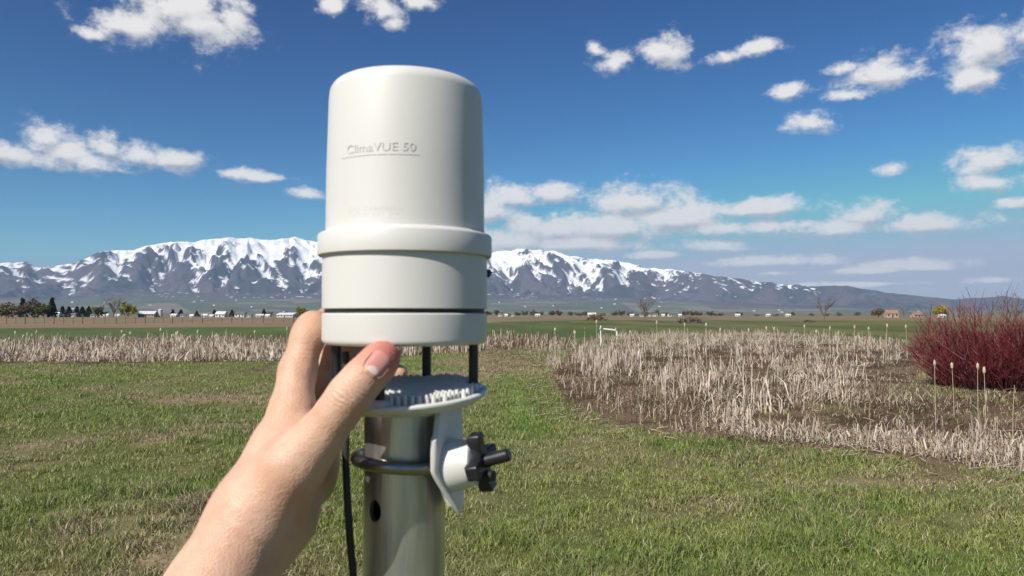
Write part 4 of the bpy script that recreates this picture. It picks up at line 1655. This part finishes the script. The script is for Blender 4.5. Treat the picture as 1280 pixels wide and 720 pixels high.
def clamp():
    """V jaw on the right of the pole with a rounded boss, a U bolt round the pole and a lobed knob"""
    def Q(px, py, D):
        return P(px, py, D) - AX
    # jaw wall: a slab reaching from the neck down past the bolt, its near edge towards the viewer
    def slab(outline, y0, y1, shear, name):
        mb = MB()
        n = len(outline)
        vs = [(x + shear * 0, y0, z) for x, z in outline] + [(x + shear, y1, z) for x, z in outline]
        mb.add(vs, [tuple(range(n)), tuple(reversed(range(n, 2 * n)))] + [((i + 1) % n, i, n + i, n + (i + 1) % n) for i in range(n)])
        return mb
    D0 = .433
    z = lambda py, D=D0: (HZ - py) / F * D
    x = lambda px, D=D0: (px - 507) / F * D + (507 - 640) / F * (D - .47)
    # near web, thin, seen almost edge on with its rim towards the sun
    def web(yf, pts, th):
        """pts: (row, near column, near y, far column) from top to bottom"""
        mb = MB()
        n = len(pts)
        for (py, pn, yn, pf) in pts:
            Z = z(py)
            xn, xf = x(pn, .47 + yn), x(pf, .47 + yf)
            for (xx, yy) in ((xn, yn), (xn + th, yn), (max(xf, xn) + th, yf), (max(xf, xn), yf)):
                mb.v.append((xx, yy, Z))
        for i in range(n - 1):
            for k in range(4):
                k2 = (k + 1) % 4
                mb.f.append((4 * i + k, 4 * i + k2, 4 * i + 4 + k2, 4 * i + 4 + k))
        mb.f.append((3, 2, 1, 0))
        b = 4 * (n - 1)
        mb.f.append((b, b + 1, b + 2, b + 3))
        return mb
    m1 = web(.010, [(512, 544, -.020, 572), (544, 541, -.031, 572), (550, 538, -.036, 573), (588, 538, -.036, 574), (594, 540, -.035, 574), (604, 545, -.033, 574), (620, 554, -.029, 574), (636, 564, -.025, 574), (649, 570, -.021, 574)], .0034)
    o = part(m1, 'jaw', M['white_lo'], smooth=True, sharp=30)
    bv = o.modifiers.new('bevel', 'BEVEL')
    bv.width = .0009
    bv.segments = 2
    bv.limit_method = 'ANGLE'
    m2 = web(.004, [(594, 543, -.022, 552), (606, 548, -.024, 556), (624, 553, -.023, 560), (640, 560, -.020, 564)], .0026)
    part(m2, 'rib', M['white_lo'], smooth=False)
    # rounded boss, its axis pointing right and slightly up
    c = Q(562, 582, .452)
    tip = Q(596, 578, .446)
    ax = (tip - c).normalized()
    mb = MB()
    pts = [c - ax * .004, c + ax * .002, c + ax * .009, c + ax * .0150, tip - ax * .0005, tip + ax * .0006]
    mb.tube(pts, [.0150, .0162, .0150, .0135, .0130, .0105], 40)
    part(mb, 'boss', M['white_lo'])
    # knob with four lobes
    mb = MB()
    mb.tube([tip - ax * .0002, tip + ax * .003, tip + ax * .006], [.0115, .0105, .0080], 24)
    kn = part(mb, 'knob', M['black_gloss'])
    up = Vector((0, 0, 1))
    e1 = (up - ax * up.dot(ax)).normalized()
    e2 = ax.cross(e1)
    for a in (4, 94, 184, 274):
        d = e1 * math.cos(math.radians(a + 10)) + e2 * math.sin(math.radians(a + 10))
        t = ax.cross(d)
        mb = MB()
        rows = [(.006, -.002, .0060, .0046), (.012, -.0015, .0065, .0046), (.0165, -.001, .0075, .0046), (.018, .000, .0070, .0038)]
        for (r_, a0, a1, th) in rows:
            for (aa, tt) in ((a0, -th), (a1, -th), (a1, th), (a0, th)):
                mb.v.append(tuple(tip + d * r_ + ax * aa + t * tt))
        for i in range(3):
            for k in range(4):
                k2 = (k + 1) % 4
                mb.f.append((4 * i + k, 4 * i + k2, 4 * i + 4 + k2, 4 * i + 4 + k))
        mb.f.append((3, 2, 1, 0))
        mb.f.append((12, 13, 14, 15))
        o = mb.build('knob_lobe', M['black_gloss'], kn, smooth=True, sharp=40)
        bv = o.modifiers.new('bevel', 'BEVEL')
        bv.width = .0011
        bv.segments = 3
    # threaded end of the bolt
    mb = MB()
    q0, q1 = tip + ax * .003, Q(637, 568, .440)
    mb.tube([q0, q1.lerp(q0, .06), q1], [.0040, .0040, .0030], 18)
    mb.build('bolt_end', M['black_gloss'], kn)
    # second, brass-coloured stub below
    mb = MB()
    mb.tube([tip + ax * .002 - e1 * .008, Q(617, 595, .440)], [.0034, .0032], 14)
    mb.build('bolt_stub', M['black'], kn)
    # U bolt
    mb = MB()
    pts = []
    zU = (HZ - 586) / F * .44
    RU = RP + .0044
    for i in range(41):
        a = math.radians(-62 - 236 * i / 40)          # from near right, over the front and left, to the far right
        pts.append(Vector((RU * math.cos(a), RU * math.sin(a), zU + .0022 * math.cos(a) * -1 + .002 * math.sin(a) * -.6)))
    pts = [pts[0] + Vector((.018, .004, .0015))] + pts + [pts[-1] + Vector((.018, -.002, 0))]
    mb.tube(pts, .0041, 16)
    part(mb, 'u_bolt', M['steel'])


clamp()

# cable
mb = MB()
cp = [P(432, 440, .462), P(433, 500, .455), P(432, 560, .448), P(434, 620, .445), P(438, 680, .445), P(443, 740, .446), P(450, 860, .452)]
cp = [c - AX for c in cp] + [Vector((-.034, .0, -.42)), Vector((-.0315, 0, -.60)), Vector((-.0315, 0, -1.2)), Vector((-.04, -.02, -1.66)), Vector((-.10, -.05, -1.693))]
# smooth the run of the cable
fine = []
for i in range(len(cp) - 1):
    p0, p1, p2, p3 = cp[max(i - 1, 0)], cp[i], cp[i + 1], cp[min(i + 2, len(cp) - 1)]
    for s in range(8):
        t = s / 8
        fine.append(.5 * ((2 * p1) + (p2 - p0) * t + (2 * p0 - 5 * p1 + 4 * p2 - p3) * t * t + (3 * p1 - p0 - 3 * p2 + p3) * t ** 3))
fine.append(cp[-1])
mb.tube(fine, .0023, 12)
part(mb, 'cable', M['black'])
tag(sensor, 'white cylindrical weather sensor on black rods clamped to the grey pole', 'weather sensor')


def make_pole():
    top = CAM_Z + NZ - .0052
    mb = MB()
    n = 96
    z0 = -.3
    zs = [z0, .5, 1.2, top]
    mb.lathe([(RP - .003, top), (RP - .003, z0), (RP, z0), (RP, .8), (RP, top - .0008), (RP - .0008, top), (RP - .003, top)], n)
    me = mb.mesh('galvanised_pole')
    ob = bpy.data.objects.new('tmp', me)
    COL.objects.link(ob)
    # drilled hole, cut through the near wall
    cmb = MB()
    hc = P(475, 637, .449) - Vector((AX.x, AX.y, 0))
    dirv = Vector((hc.x, hc.y, 0)).normalized()
    side = Vector((-dirv.y, dirv.x, 0))
    ring0, ring1 = [], []
    for k in range(28):
        a = 2 * math.pi * k / 28
        o = side * (.0050 * math.cos(a)) + Vector((0, 0, .0066 * math.sin(a)))
        ring0.append(dirv * .012 + Vector((0, 0, hc.z)) + o)
        ring1.append(dirv * .04 + Vector((0, 0, hc.z)) + o)
    cmb.add(ring0 + ring1, [tuple(reversed(range(28))), tuple(range(28, 56))] + [(k, (k + 1) % 28, 28 + (k + 1) % 28, 28 + k) for k in range(28)])
    cme = cmb.mesh('cut', smooth=False)
    cob = bpy.data.objects.new('tmp_cut', cme)
    COL.objects.link(cob)
    md = ob.modifiers.new('b', 'BOOLEAN')
    md.object = cob
    md.operation = 'DIFFERENCE'
    md.solver = 'EXACT'
    dg = bpy.context.evaluated_depsgraph_get()
    res = bpy.data.meshes.new_from_object(ob.evaluated_get(dg))
    bpy.data.objects.remove(ob)
    bpy.data.objects.remove(cob)
    res.name = 'galvanised_pole'
    res.set_sharp_from_angle(angle=math.radians(35))
    o = link('galvanised_pole', res, M['galv'], loc=(AX.x, AX.y, 0))
    tag(o, 'grey galvanised steel pole with a drilled hole, carrying the weather sensor', 'pole')


make_pole()

#@@PERSON
# ------------------------------------------------------------------ the reaching arm
def surface_nets(vol, origin, h):
    """triangle-free iso surface of a sampled distance field"""
    s = vol < 0
    nx, ny, nz = vol.shape
    c = np.zeros((nx - 1, ny - 1, nz - 1), np.int8)
    for dx in (0, 1):
        for dy in (0, 1):
            for dz in (0, 1):
                c += s[dx:nx - 1 + dx, dy:ny - 1 + dy, dz:nz - 1 + dz]
    act = (c > 0) & (c < 8)
    ids = np.full(act.shape, -1, np.int64)
    cells = np.argwhere(act)
    ids[act] = np.arange(len(cells))
    pos = np.zeros((len(cells), 3))
    cnt = np.zeros(len(cells))
    i, j, k = cells.T
    corners = [(a, b, d) for a in (0, 1) for b in (0, 1) for d in (0, 1)]
    for a in corners:
        for ax in range(3):
            if a[ax]:
                continue
            b = list(a)
            b[ax] = 1
            va, vb = vol[i + a[0], j + a[1], k + a[2]], vol[i + b[0], j + b[1], k + b[2]]
            m = (va < 0) != (vb < 0)
            t = va[m] / (va[m] - vb[m])
            p = np.tile(np.array(a, float), (m.sum(), 1))
            p[:, ax] += t
            pos[m] += p
            cnt[m] += 1
    pos = cells + pos / cnt[:, None]
    quads = []
    for ax in range(3):
        sl0 = [slice(1, -1)] * 3
        sl1 = [slice(1, -1)] * 3
        sl0[ax], sl1[ax] = slice(0, -1), slice(1, None)
        s0, s1 = s[tuple(sl0)], s[tuple(sl1)]
        e = np.argwhere(s0 != s1)
        flip = s0[s0 != s1]
        off = np.ones(3, int)
        off[ax] = 0
        e = e + off
        u, v = (ax + 1) % 3, (ax + 2) % 3
        def cid(du, dv):
            q = e.copy()
            q[:, u] -= du
            q[:, v] -= dv
            return ids[q[:, 0], q[:, 1], q[:, 2]]
        Q_ = np.stack([cid(1, 1), cid(0, 1), cid(0, 0), cid(1, 0)], -1)
        Q_[~flip] = Q_[~flip][:, ::-1]
        quads.append(Q_)
    q = np.concatenate(quads)
    q = q[(q >= 0).all(1)]
    return pos * h + origin, q


def smin(a, b, k):
    hh = np.clip(.5 + .5 * (b - a) / k, 0, 1)
    return b * (1 - hh) + a * hh - k * hh * (1 - hh)


class Field:
    """distance field of the arm: tapered bones melted together"""
    def __init__(s, groups, base_k):
        s.groups, s.base_k = groups, base_k

    def bone(s, X, a, b, ra, rb):
        a, b = np.array(a, np.float32), np.array(b, np.float32)
        ab = b - a
        pa = X - a
        t = np.clip((pa @ ab) / (ab @ ab), 0, 1)
        d = np.sqrt(((pa - t[..., None] * ab) ** 2).sum(-1))
        return d - (ra + (rb - ra) * t)

    def __call__(s, X):
        tot = None
        for (kind, k_in, k_out, bones) in s.groups:
            g = None
            for (a, b, ra, rb) in bones:
                d = s.bone(X, a, b, ra, rb)
                g = d if g is None else smin(g, d, k_in)
            if tot is None:
                tot = g
            elif kind == 'cut':
                tot = -smin(-tot, g, k_out)
            else:
                tot = smin(tot, g, k_out)
        return tot


def chain(pts):
    """pts: (px, py, D, radius) -> bones"""
    w = [(P(a, b, c), r) for a, b, c, r in pts]
    return [(w[i][0], w[i + 1][0], w[i][1], w[i + 1][1]) for i in range(len(w) - 1)]


def offs(bones, v):
    v = Vector(v)
    return [(a + v, b + v, ra, rb) for a, b, ra, rb in bones]


def make_arm():
    fore = chain([(-20, 1240, .27, .034), (160, 905, .345, .029), (272, 730, .395, .0185), (320, 640, .412, .0178)])
    fore2 = chain([(0, 1250, .30, .034), (172, 912, .375, .027), (276, 733, .425, .0180), (334, 640, .440, .0172)])
    palm = chain([(322, 640, .414, .0180), (352, 565, .438, .0165), (367, 515, .452, .0135)])
    palm += chain([(332, 635, .430, .0175), (368, 570, .462, .0160), (380, 525, .476, .0130)])
    palm += chain([(340, 640, .440, .018), (378, 580, .476, .0150), (392, 545, .492, .0120)])
    palm += chain([(345, 645, .440, .016), (385, 600, .480, .0135), (402, 570, .497, .0110)])
    thenar = chain([(332, 635, .410, .0160), (366, 583, .408, .0158), (400, 546, .408, .0128)])
    thumb = chain([(398, 548, .408, .0126), (420, 518, .406, .0110), (437, 494, .405, .0112), (455, 472, .409, .0104), (474, 452, .415, .0098), (479, 446.5, .417, .0088)])
    web = chain([(372, 560, .424, .0105), (386, 540, .440, .0085)])
    index = chain([(364, 512, .452, .0130), (372, 464, .466, .0110), (385, 421, .476, .0101), (391, 409, .482, .0095)])
    index += chain([(391, 409, .482, .0095), (412, 402, .512, .0092), (440, 404, .526, .0086)]) + chain([(440, 404, .526, .0086), (480, 406, .536, .0080), (505, 408, .539, .0070)])
    middle = chain([(380, 525, .476, .0125), (392, 488, .494, .0108), (408, 452, .510, .0104), (440, 442, .528, .0092), (470, 440, .536, .0086), (490, 441, .538, .0072)])
    ring = chain([(392, 545, .492, .0118), (408, 510, .512, .0100), (425, 476, .528, .0098), (456, 470, .540, .0088), (478, 468, .544, .0080), (498, 467, .542, .0070)])
    pinky = chain([(402, 570, .497, .0105), (420, 536, .518, .0088), (438, 508, .534, .0086), (464, 500, .543, .0078), (494, 497, .545, .0068)])
    # slight fullness of the thumb pad and the ball of the wrist
    pad = chain([(466, 470, .420, .0085), (478, 455, .424, .0078)])
    wrist = chain([(320, 650, .424, .018), (340, 642, .436, .017)])
    crease = chain([(352, 562, .4115, .0016), (380, 545, .4195, .0030), (404, 520, .4290, .0040), (414, 500, .436, .0050)])
    knuckle = chain([(424, 512, .3945, .0006), (446, 498, .3955, .0006)])
    groups = [('add', .030, 0, fore + fore2), ('add', .014, .022, palm), ('add', .014, .020, wrist), ('add', .012, .014, thenar), ('add', .010, .008, web),
              ('add', .006, .006, thumb), ('add', .004, .006, pad), ('add', .006, .006, index), ('add', .005, .0035, middle), ('add', .005, .0030, ring), ('add', .005, .0030, pinky),
              ('cut', .003, .0035, crease)]
    f = Field(groups, .01)
    allb = [b for g in groups for b in g[3]]
    pts = np.array([tuple(p) for b in allb for p in (b[0], b[1])])
    lo, hi = pts.min(0) - .045, pts.max(0) + .045
    lo[2] = max(lo[2], 1.335)
    h = .0019
    dims = np.ceil((hi - lo) / h).astype(int) + 1
    # coarse pass, then only the blocks near the skin
    B = 12
    nb = np.ceil(dims / B).astype(int)
    dims = nb * B + 1
    cx = [lo[a] + (np.arange(nb[a]) + .5) * B * h for a in range(3)]
    C = np.stack(np.meshgrid(*cx, indexing='ij'), -1).astype(np.float32)
    dc = f(C)
    vol = np.full(dims, 1.0, np.float32)
    vol[:] = np.repeat(np.repeat(np.repeat(np.sign(dc), B, 0), B, 1), B, 2)[:1] if False else 1.0
    half = B * h * .87 + .012
    for (i, j, k) in np.argwhere(np.abs(dc) < half):
        ax = [lo[a] + (np.array([i, j, k][a]) * B + np.arange(B + 1)) * h for a in range(3)]
        X = np.stack(np.meshgrid(*ax, indexing='ij'), -1).astype(np.float32)
        vol[i * B:i * B + B + 1, j * B:j * B + B + 1, k * B:k * B + B + 1] = f(X)
    for (i, j, k) in np.argwhere(dc <= -half):
        sub = vol[i * B:i * B + B + 1, j * B:j * B + B + 1, k * B:k * B + B + 1]
        sub[sub == 1.0] = -1.0
    v, q = surface_nets(vol, lo, h)
    # relax
    n = len(v)
    e = np.concatenate([q[:, [0, 1]], q[:, [1, 2]], q[:, [2, 3]], q[:, [3, 0]]])
    for it in range(2):
        acc = np.zeros_like(v)
        cnt = np.zeros(n)
        np.add.at(acc, e[:, 0], v[e[:, 1]])
        np.add.at(cnt, e[:, 0], 1)
        np.add.at(acc, e[:, 1], v[e[:, 0]])
        np.add.at(cnt, e[:, 1], 1)
        v = v * .5 + .5 * acc / np.maximum(cnt, 1)[:, None]
    me = mesh_np('person', v, q.ravel(), np.full(len(q), 4), True)
    root = Vector((-.25, .2, 1.335))
    o = link('person', me, skin_material())
    tag(o, 'bare forearm and hand reaching in to grip the white weather sensor', 'person')
    make_nail(f, o)
    return o


def skin_material():
    m, N, L, b = mat_new('skin')
    tc = N.new('ShaderNodeTexCoord')

    def noise(scale, detail=4):
        t = N.new('ShaderNodeTexNoise')
        t.inputs['Scale'].default_value = scale
        t.inputs['Detail'].default_value = detail
        L.new(tc.outputs['Object'], t.inputs['Vector'])
        return t.outputs['Fac']

    def rng_(v, a, c, lo=0., hi=1.):
        r = N.new('ShaderNodeMapRange')
        r.inputs['From Min'].default_value = a
        r.inputs['From Max'].default_value = c
        r.inputs['To Min'].default_value = lo
        r.inputs['To Max'].default_value = hi
        L.new(v, r.inputs['Value'])
        return r.outputs[0]

    def mix(f, A, B):
        mx = N.new('ShaderNodeMix')
        mx.data_type = 'RGBA'
        L.new(f, mx.inputs['Factor'])
        for nm, v in (('A', A), ('B', B)):
            if isinstance(v, tuple):
                mx.inputs[nm].default_value = (*v, 1)
            else:
                L.new(v, mx.inputs[nm])
        return mx.outputs['Result']
    c = mix(rng_(noise(38), .35, .68), SKIN_A, SKIN_B)
    c = mix(rng_(noise(130, 3), .45, .75, 0, .35), c, SKIN_C)
    # fingertips carry more blood
    vm_ = N.new('ShaderNodeVectorMath')
    vm_.operation = 'DISTANCE'
    L.new(tc.outputs['Object'], vm_.inputs[0])
    vm_.inputs[1].default_value = tuple(P(484, 446, .414))
    c = mix(rng_(vm_.outputs['Value'], .005, .023, .9, 0), c, (.50, .14, .11))
    L.new(c, b.inputs['Base Color'])
    b.inputs['Roughness'].default_value = .48
    b.inputs['Specular IOR Level'].default_value = .35
    b.inputs['Subsurface Weight'].default_value = .18
    b.inputs['Subsurface Radius'].default_value = (.9, .35, .18)
    b.inputs['Subsurface Scale'].default_value = .006
    v = N.new('ShaderNodeTexVoronoi')
    v.inputs['Scale'].default_value = 900
    L.new(tc.outputs['Object'], v.inputs['Vector'])
    ad = N.new('ShaderNodeMath')
    ad.operation = 'MULTIPLY_ADD'
    L.new(noise(160, 5), ad.inputs[0])
    ad.inputs[1].default_value = 2.2
    L.new(v.outputs['Distance'], ad.inputs[2])
    height = ad.outputs[0]
    # fine creases across the thumb joint and the wrist
    for (c0, c1, reach, period, amp) in ((P(427, 508, .396), P(447, 480, .396), .011, .0024, 1.0), (P(290, 690, .39), P(318, 640, .39), .020, .0075, .55), (P(372, 455, .455), P(382, 420, .460), .010, .0030, .6)):
        mid = (c0 + c1) * .5
        axis = (c1 - c0).normalized()
        warp_ = N.new('ShaderNodeVectorMath')
        warp_.operation = 'MULTIPLY_ADD'
        nn = N.new('ShaderNodeTexNoise')
        nn.inputs['Scale'].default_value = 110
        L.new(tc.outputs['Object'], nn.inputs['Vector'])
        L.new(nn.outputs['Color'], warp_.inputs[0])
        warp_.inputs[1].default_value = (.006, .006, .006)
        L.new(tc.outputs['Object'], warp_.inputs[2])
        dt = N.new('ShaderNodeVectorMath')
        dt.operation = 'DOT_PRODUCT'
        L.new(warp_.outputs[0], dt.inputs[0])
        dt.inputs[1].default_value = tuple(axis * (2 * math.pi / period))
        sn_ = N.new('ShaderNodeMath')
        sn_.operation = 'SINE'
        L.new(dt.outputs['Value'], sn_.inputs[0])
        ds = N.new('ShaderNodeVectorMath')
        ds.operation = 'DISTANCE'
        L.new(tc.outputs['Object'], ds.inputs[0])
        ds.inputs[1].default_value = tuple(mid)
        mk = rng_(ds.outputs['Value'], reach * .35, reach, amp, 0)
        ml = N.new('ShaderNodeMath')
        ml.operation = 'MULTIPLY_ADD'
        L.new(sn_.outputs[0], ml.inputs[0])
        L.new(mk, ml.inputs[1])
        L.new(height, ml.inputs[2])
        height = ml.outputs[0]
    bp = N.new('ShaderNodeBump')
    bp.inputs['Strength'].default_value = .26
    bp.inputs['Distance'].default_value = .0011
    L.new(height, bp.inputs['Height'])
    L.new(bp.outputs[0], b.inputs['Normal'])
    return m


SKIN_A, SKIN_B, SKIN_C = (.57, .335, .225), (.64, .415, .295), (.56, .25, .17)


def make_nail(f, person):
    """thumb nail laid on the thumb's back"""
    c = P(472, 455, .40)
    along = (P(481, 445, .402) - P(460, 470, .400)).normalized()
    view = (Vector((0, 0, CAM_Z)) - c).normalized()
    nrm = (view + Vector((.10, 0, .06))).normalized()
    along = (along - nrm * along.dot(nrm)).normalized()
    side = nrm.cross(along)
    nu, nv = 12, 14
    v = []
    for i in range(nv + 1):
        t = i / nv
        l = -.0062 + .0128 * t
        wd = .0058 * (1 - max(0, t - .8) ** 2 * 7) * (1 - max(0, .22 - t) ** 2 * 9)
        for j in range(nu + 1):
            s = (j / nu - .5) * 2
            p = c + along * (l + (.0008 * (1 - s * s) * (1 if t > .8 else 0))) + side * (s * wd) + nrm * .012
            q = np.array(p, np.float32)
            d_ = np.array(-nrm, np.float32)
            for it in range(40):
                dist = float(f(q[None])[0])
                if dist < .0001:
                    break
                q = q + d_ * dist * .8
            edge = max(abs(s), 0)
            v.append(tuple(Vector(q) + nrm * (.0006 * (1 - edge ** 6) - .0004 * edge ** 6 - (.0006 if i == 0 else 0))))
    fs = []
    for i in range(nv):
        for j in range(nu):
            a = i * (nu + 1) + j
            fs.append((a, a + 1, a + nu + 2, a + nu + 1))
    mb = MB()
    mb.v, mb.f = v, fs
    m, N, L, b = mat_new('thumb_nail')
    tc = N.new('ShaderNodeTexCoord')
    vm_ = N.new('ShaderNodeVectorMath')
    vm_.operation = 'DISTANCE'
    L.new(tc.outputs['Object'], vm_.inputs[0])
    vm_.inputs[1].default_value = tuple(Vector(v[(nu // 2) + (nu + 1) * 1]))
    r = N.new('ShaderNodeMapRange')
    r.inputs['From Min'].default_value = .0028
    r.inputs['From Max'].default_value = .0042
    L.new(vm_.outputs['Value'], r.inputs['Value'])
    mx = N.new('ShaderNodeMix')
    mx.data_type = 'RGBA'
    mx.inputs['A'].default_value = (.74, .60, .54, 1)
    mx.inputs['B'].default_value = (.60, .27, .23, 1)
    L.new(r.outputs[0], mx.inputs['Factor'])
    L.new(mx.outputs['Result'], b.inputs['Base Color'])
    b.inputs['Roughness'].default_value = .28
    b.inputs['Specular IOR Level'].default_value = .5
    mb.build('thumb_nail', m, person)
    # skin fold round the sides and root of the nail
    rim = [i * (nu + 1) for i in range(nv - 1, 0, -1)] + [j for j in range(nu + 1)] + [i * (nu + 1) + nu for i in range(1, nv)]
    ctr = sum((Vector(q) for q in v), Vector()) / len(v)
    pts = [Vector(v[i]) + (Vector(v[i]) - ctr).normalized() * .0005 - nrm * .0004 for i in rim]
    rad = [.0003 + .0008 * min(1, min(k, len(pts) - 1 - k) / 5) for k in range(len(pts))]
    fb = MB()
    fb.tube(pts, rad, 8)
    fb.build('nail_fold', person.data.materials[0], person, sharp=0)


make_arm()
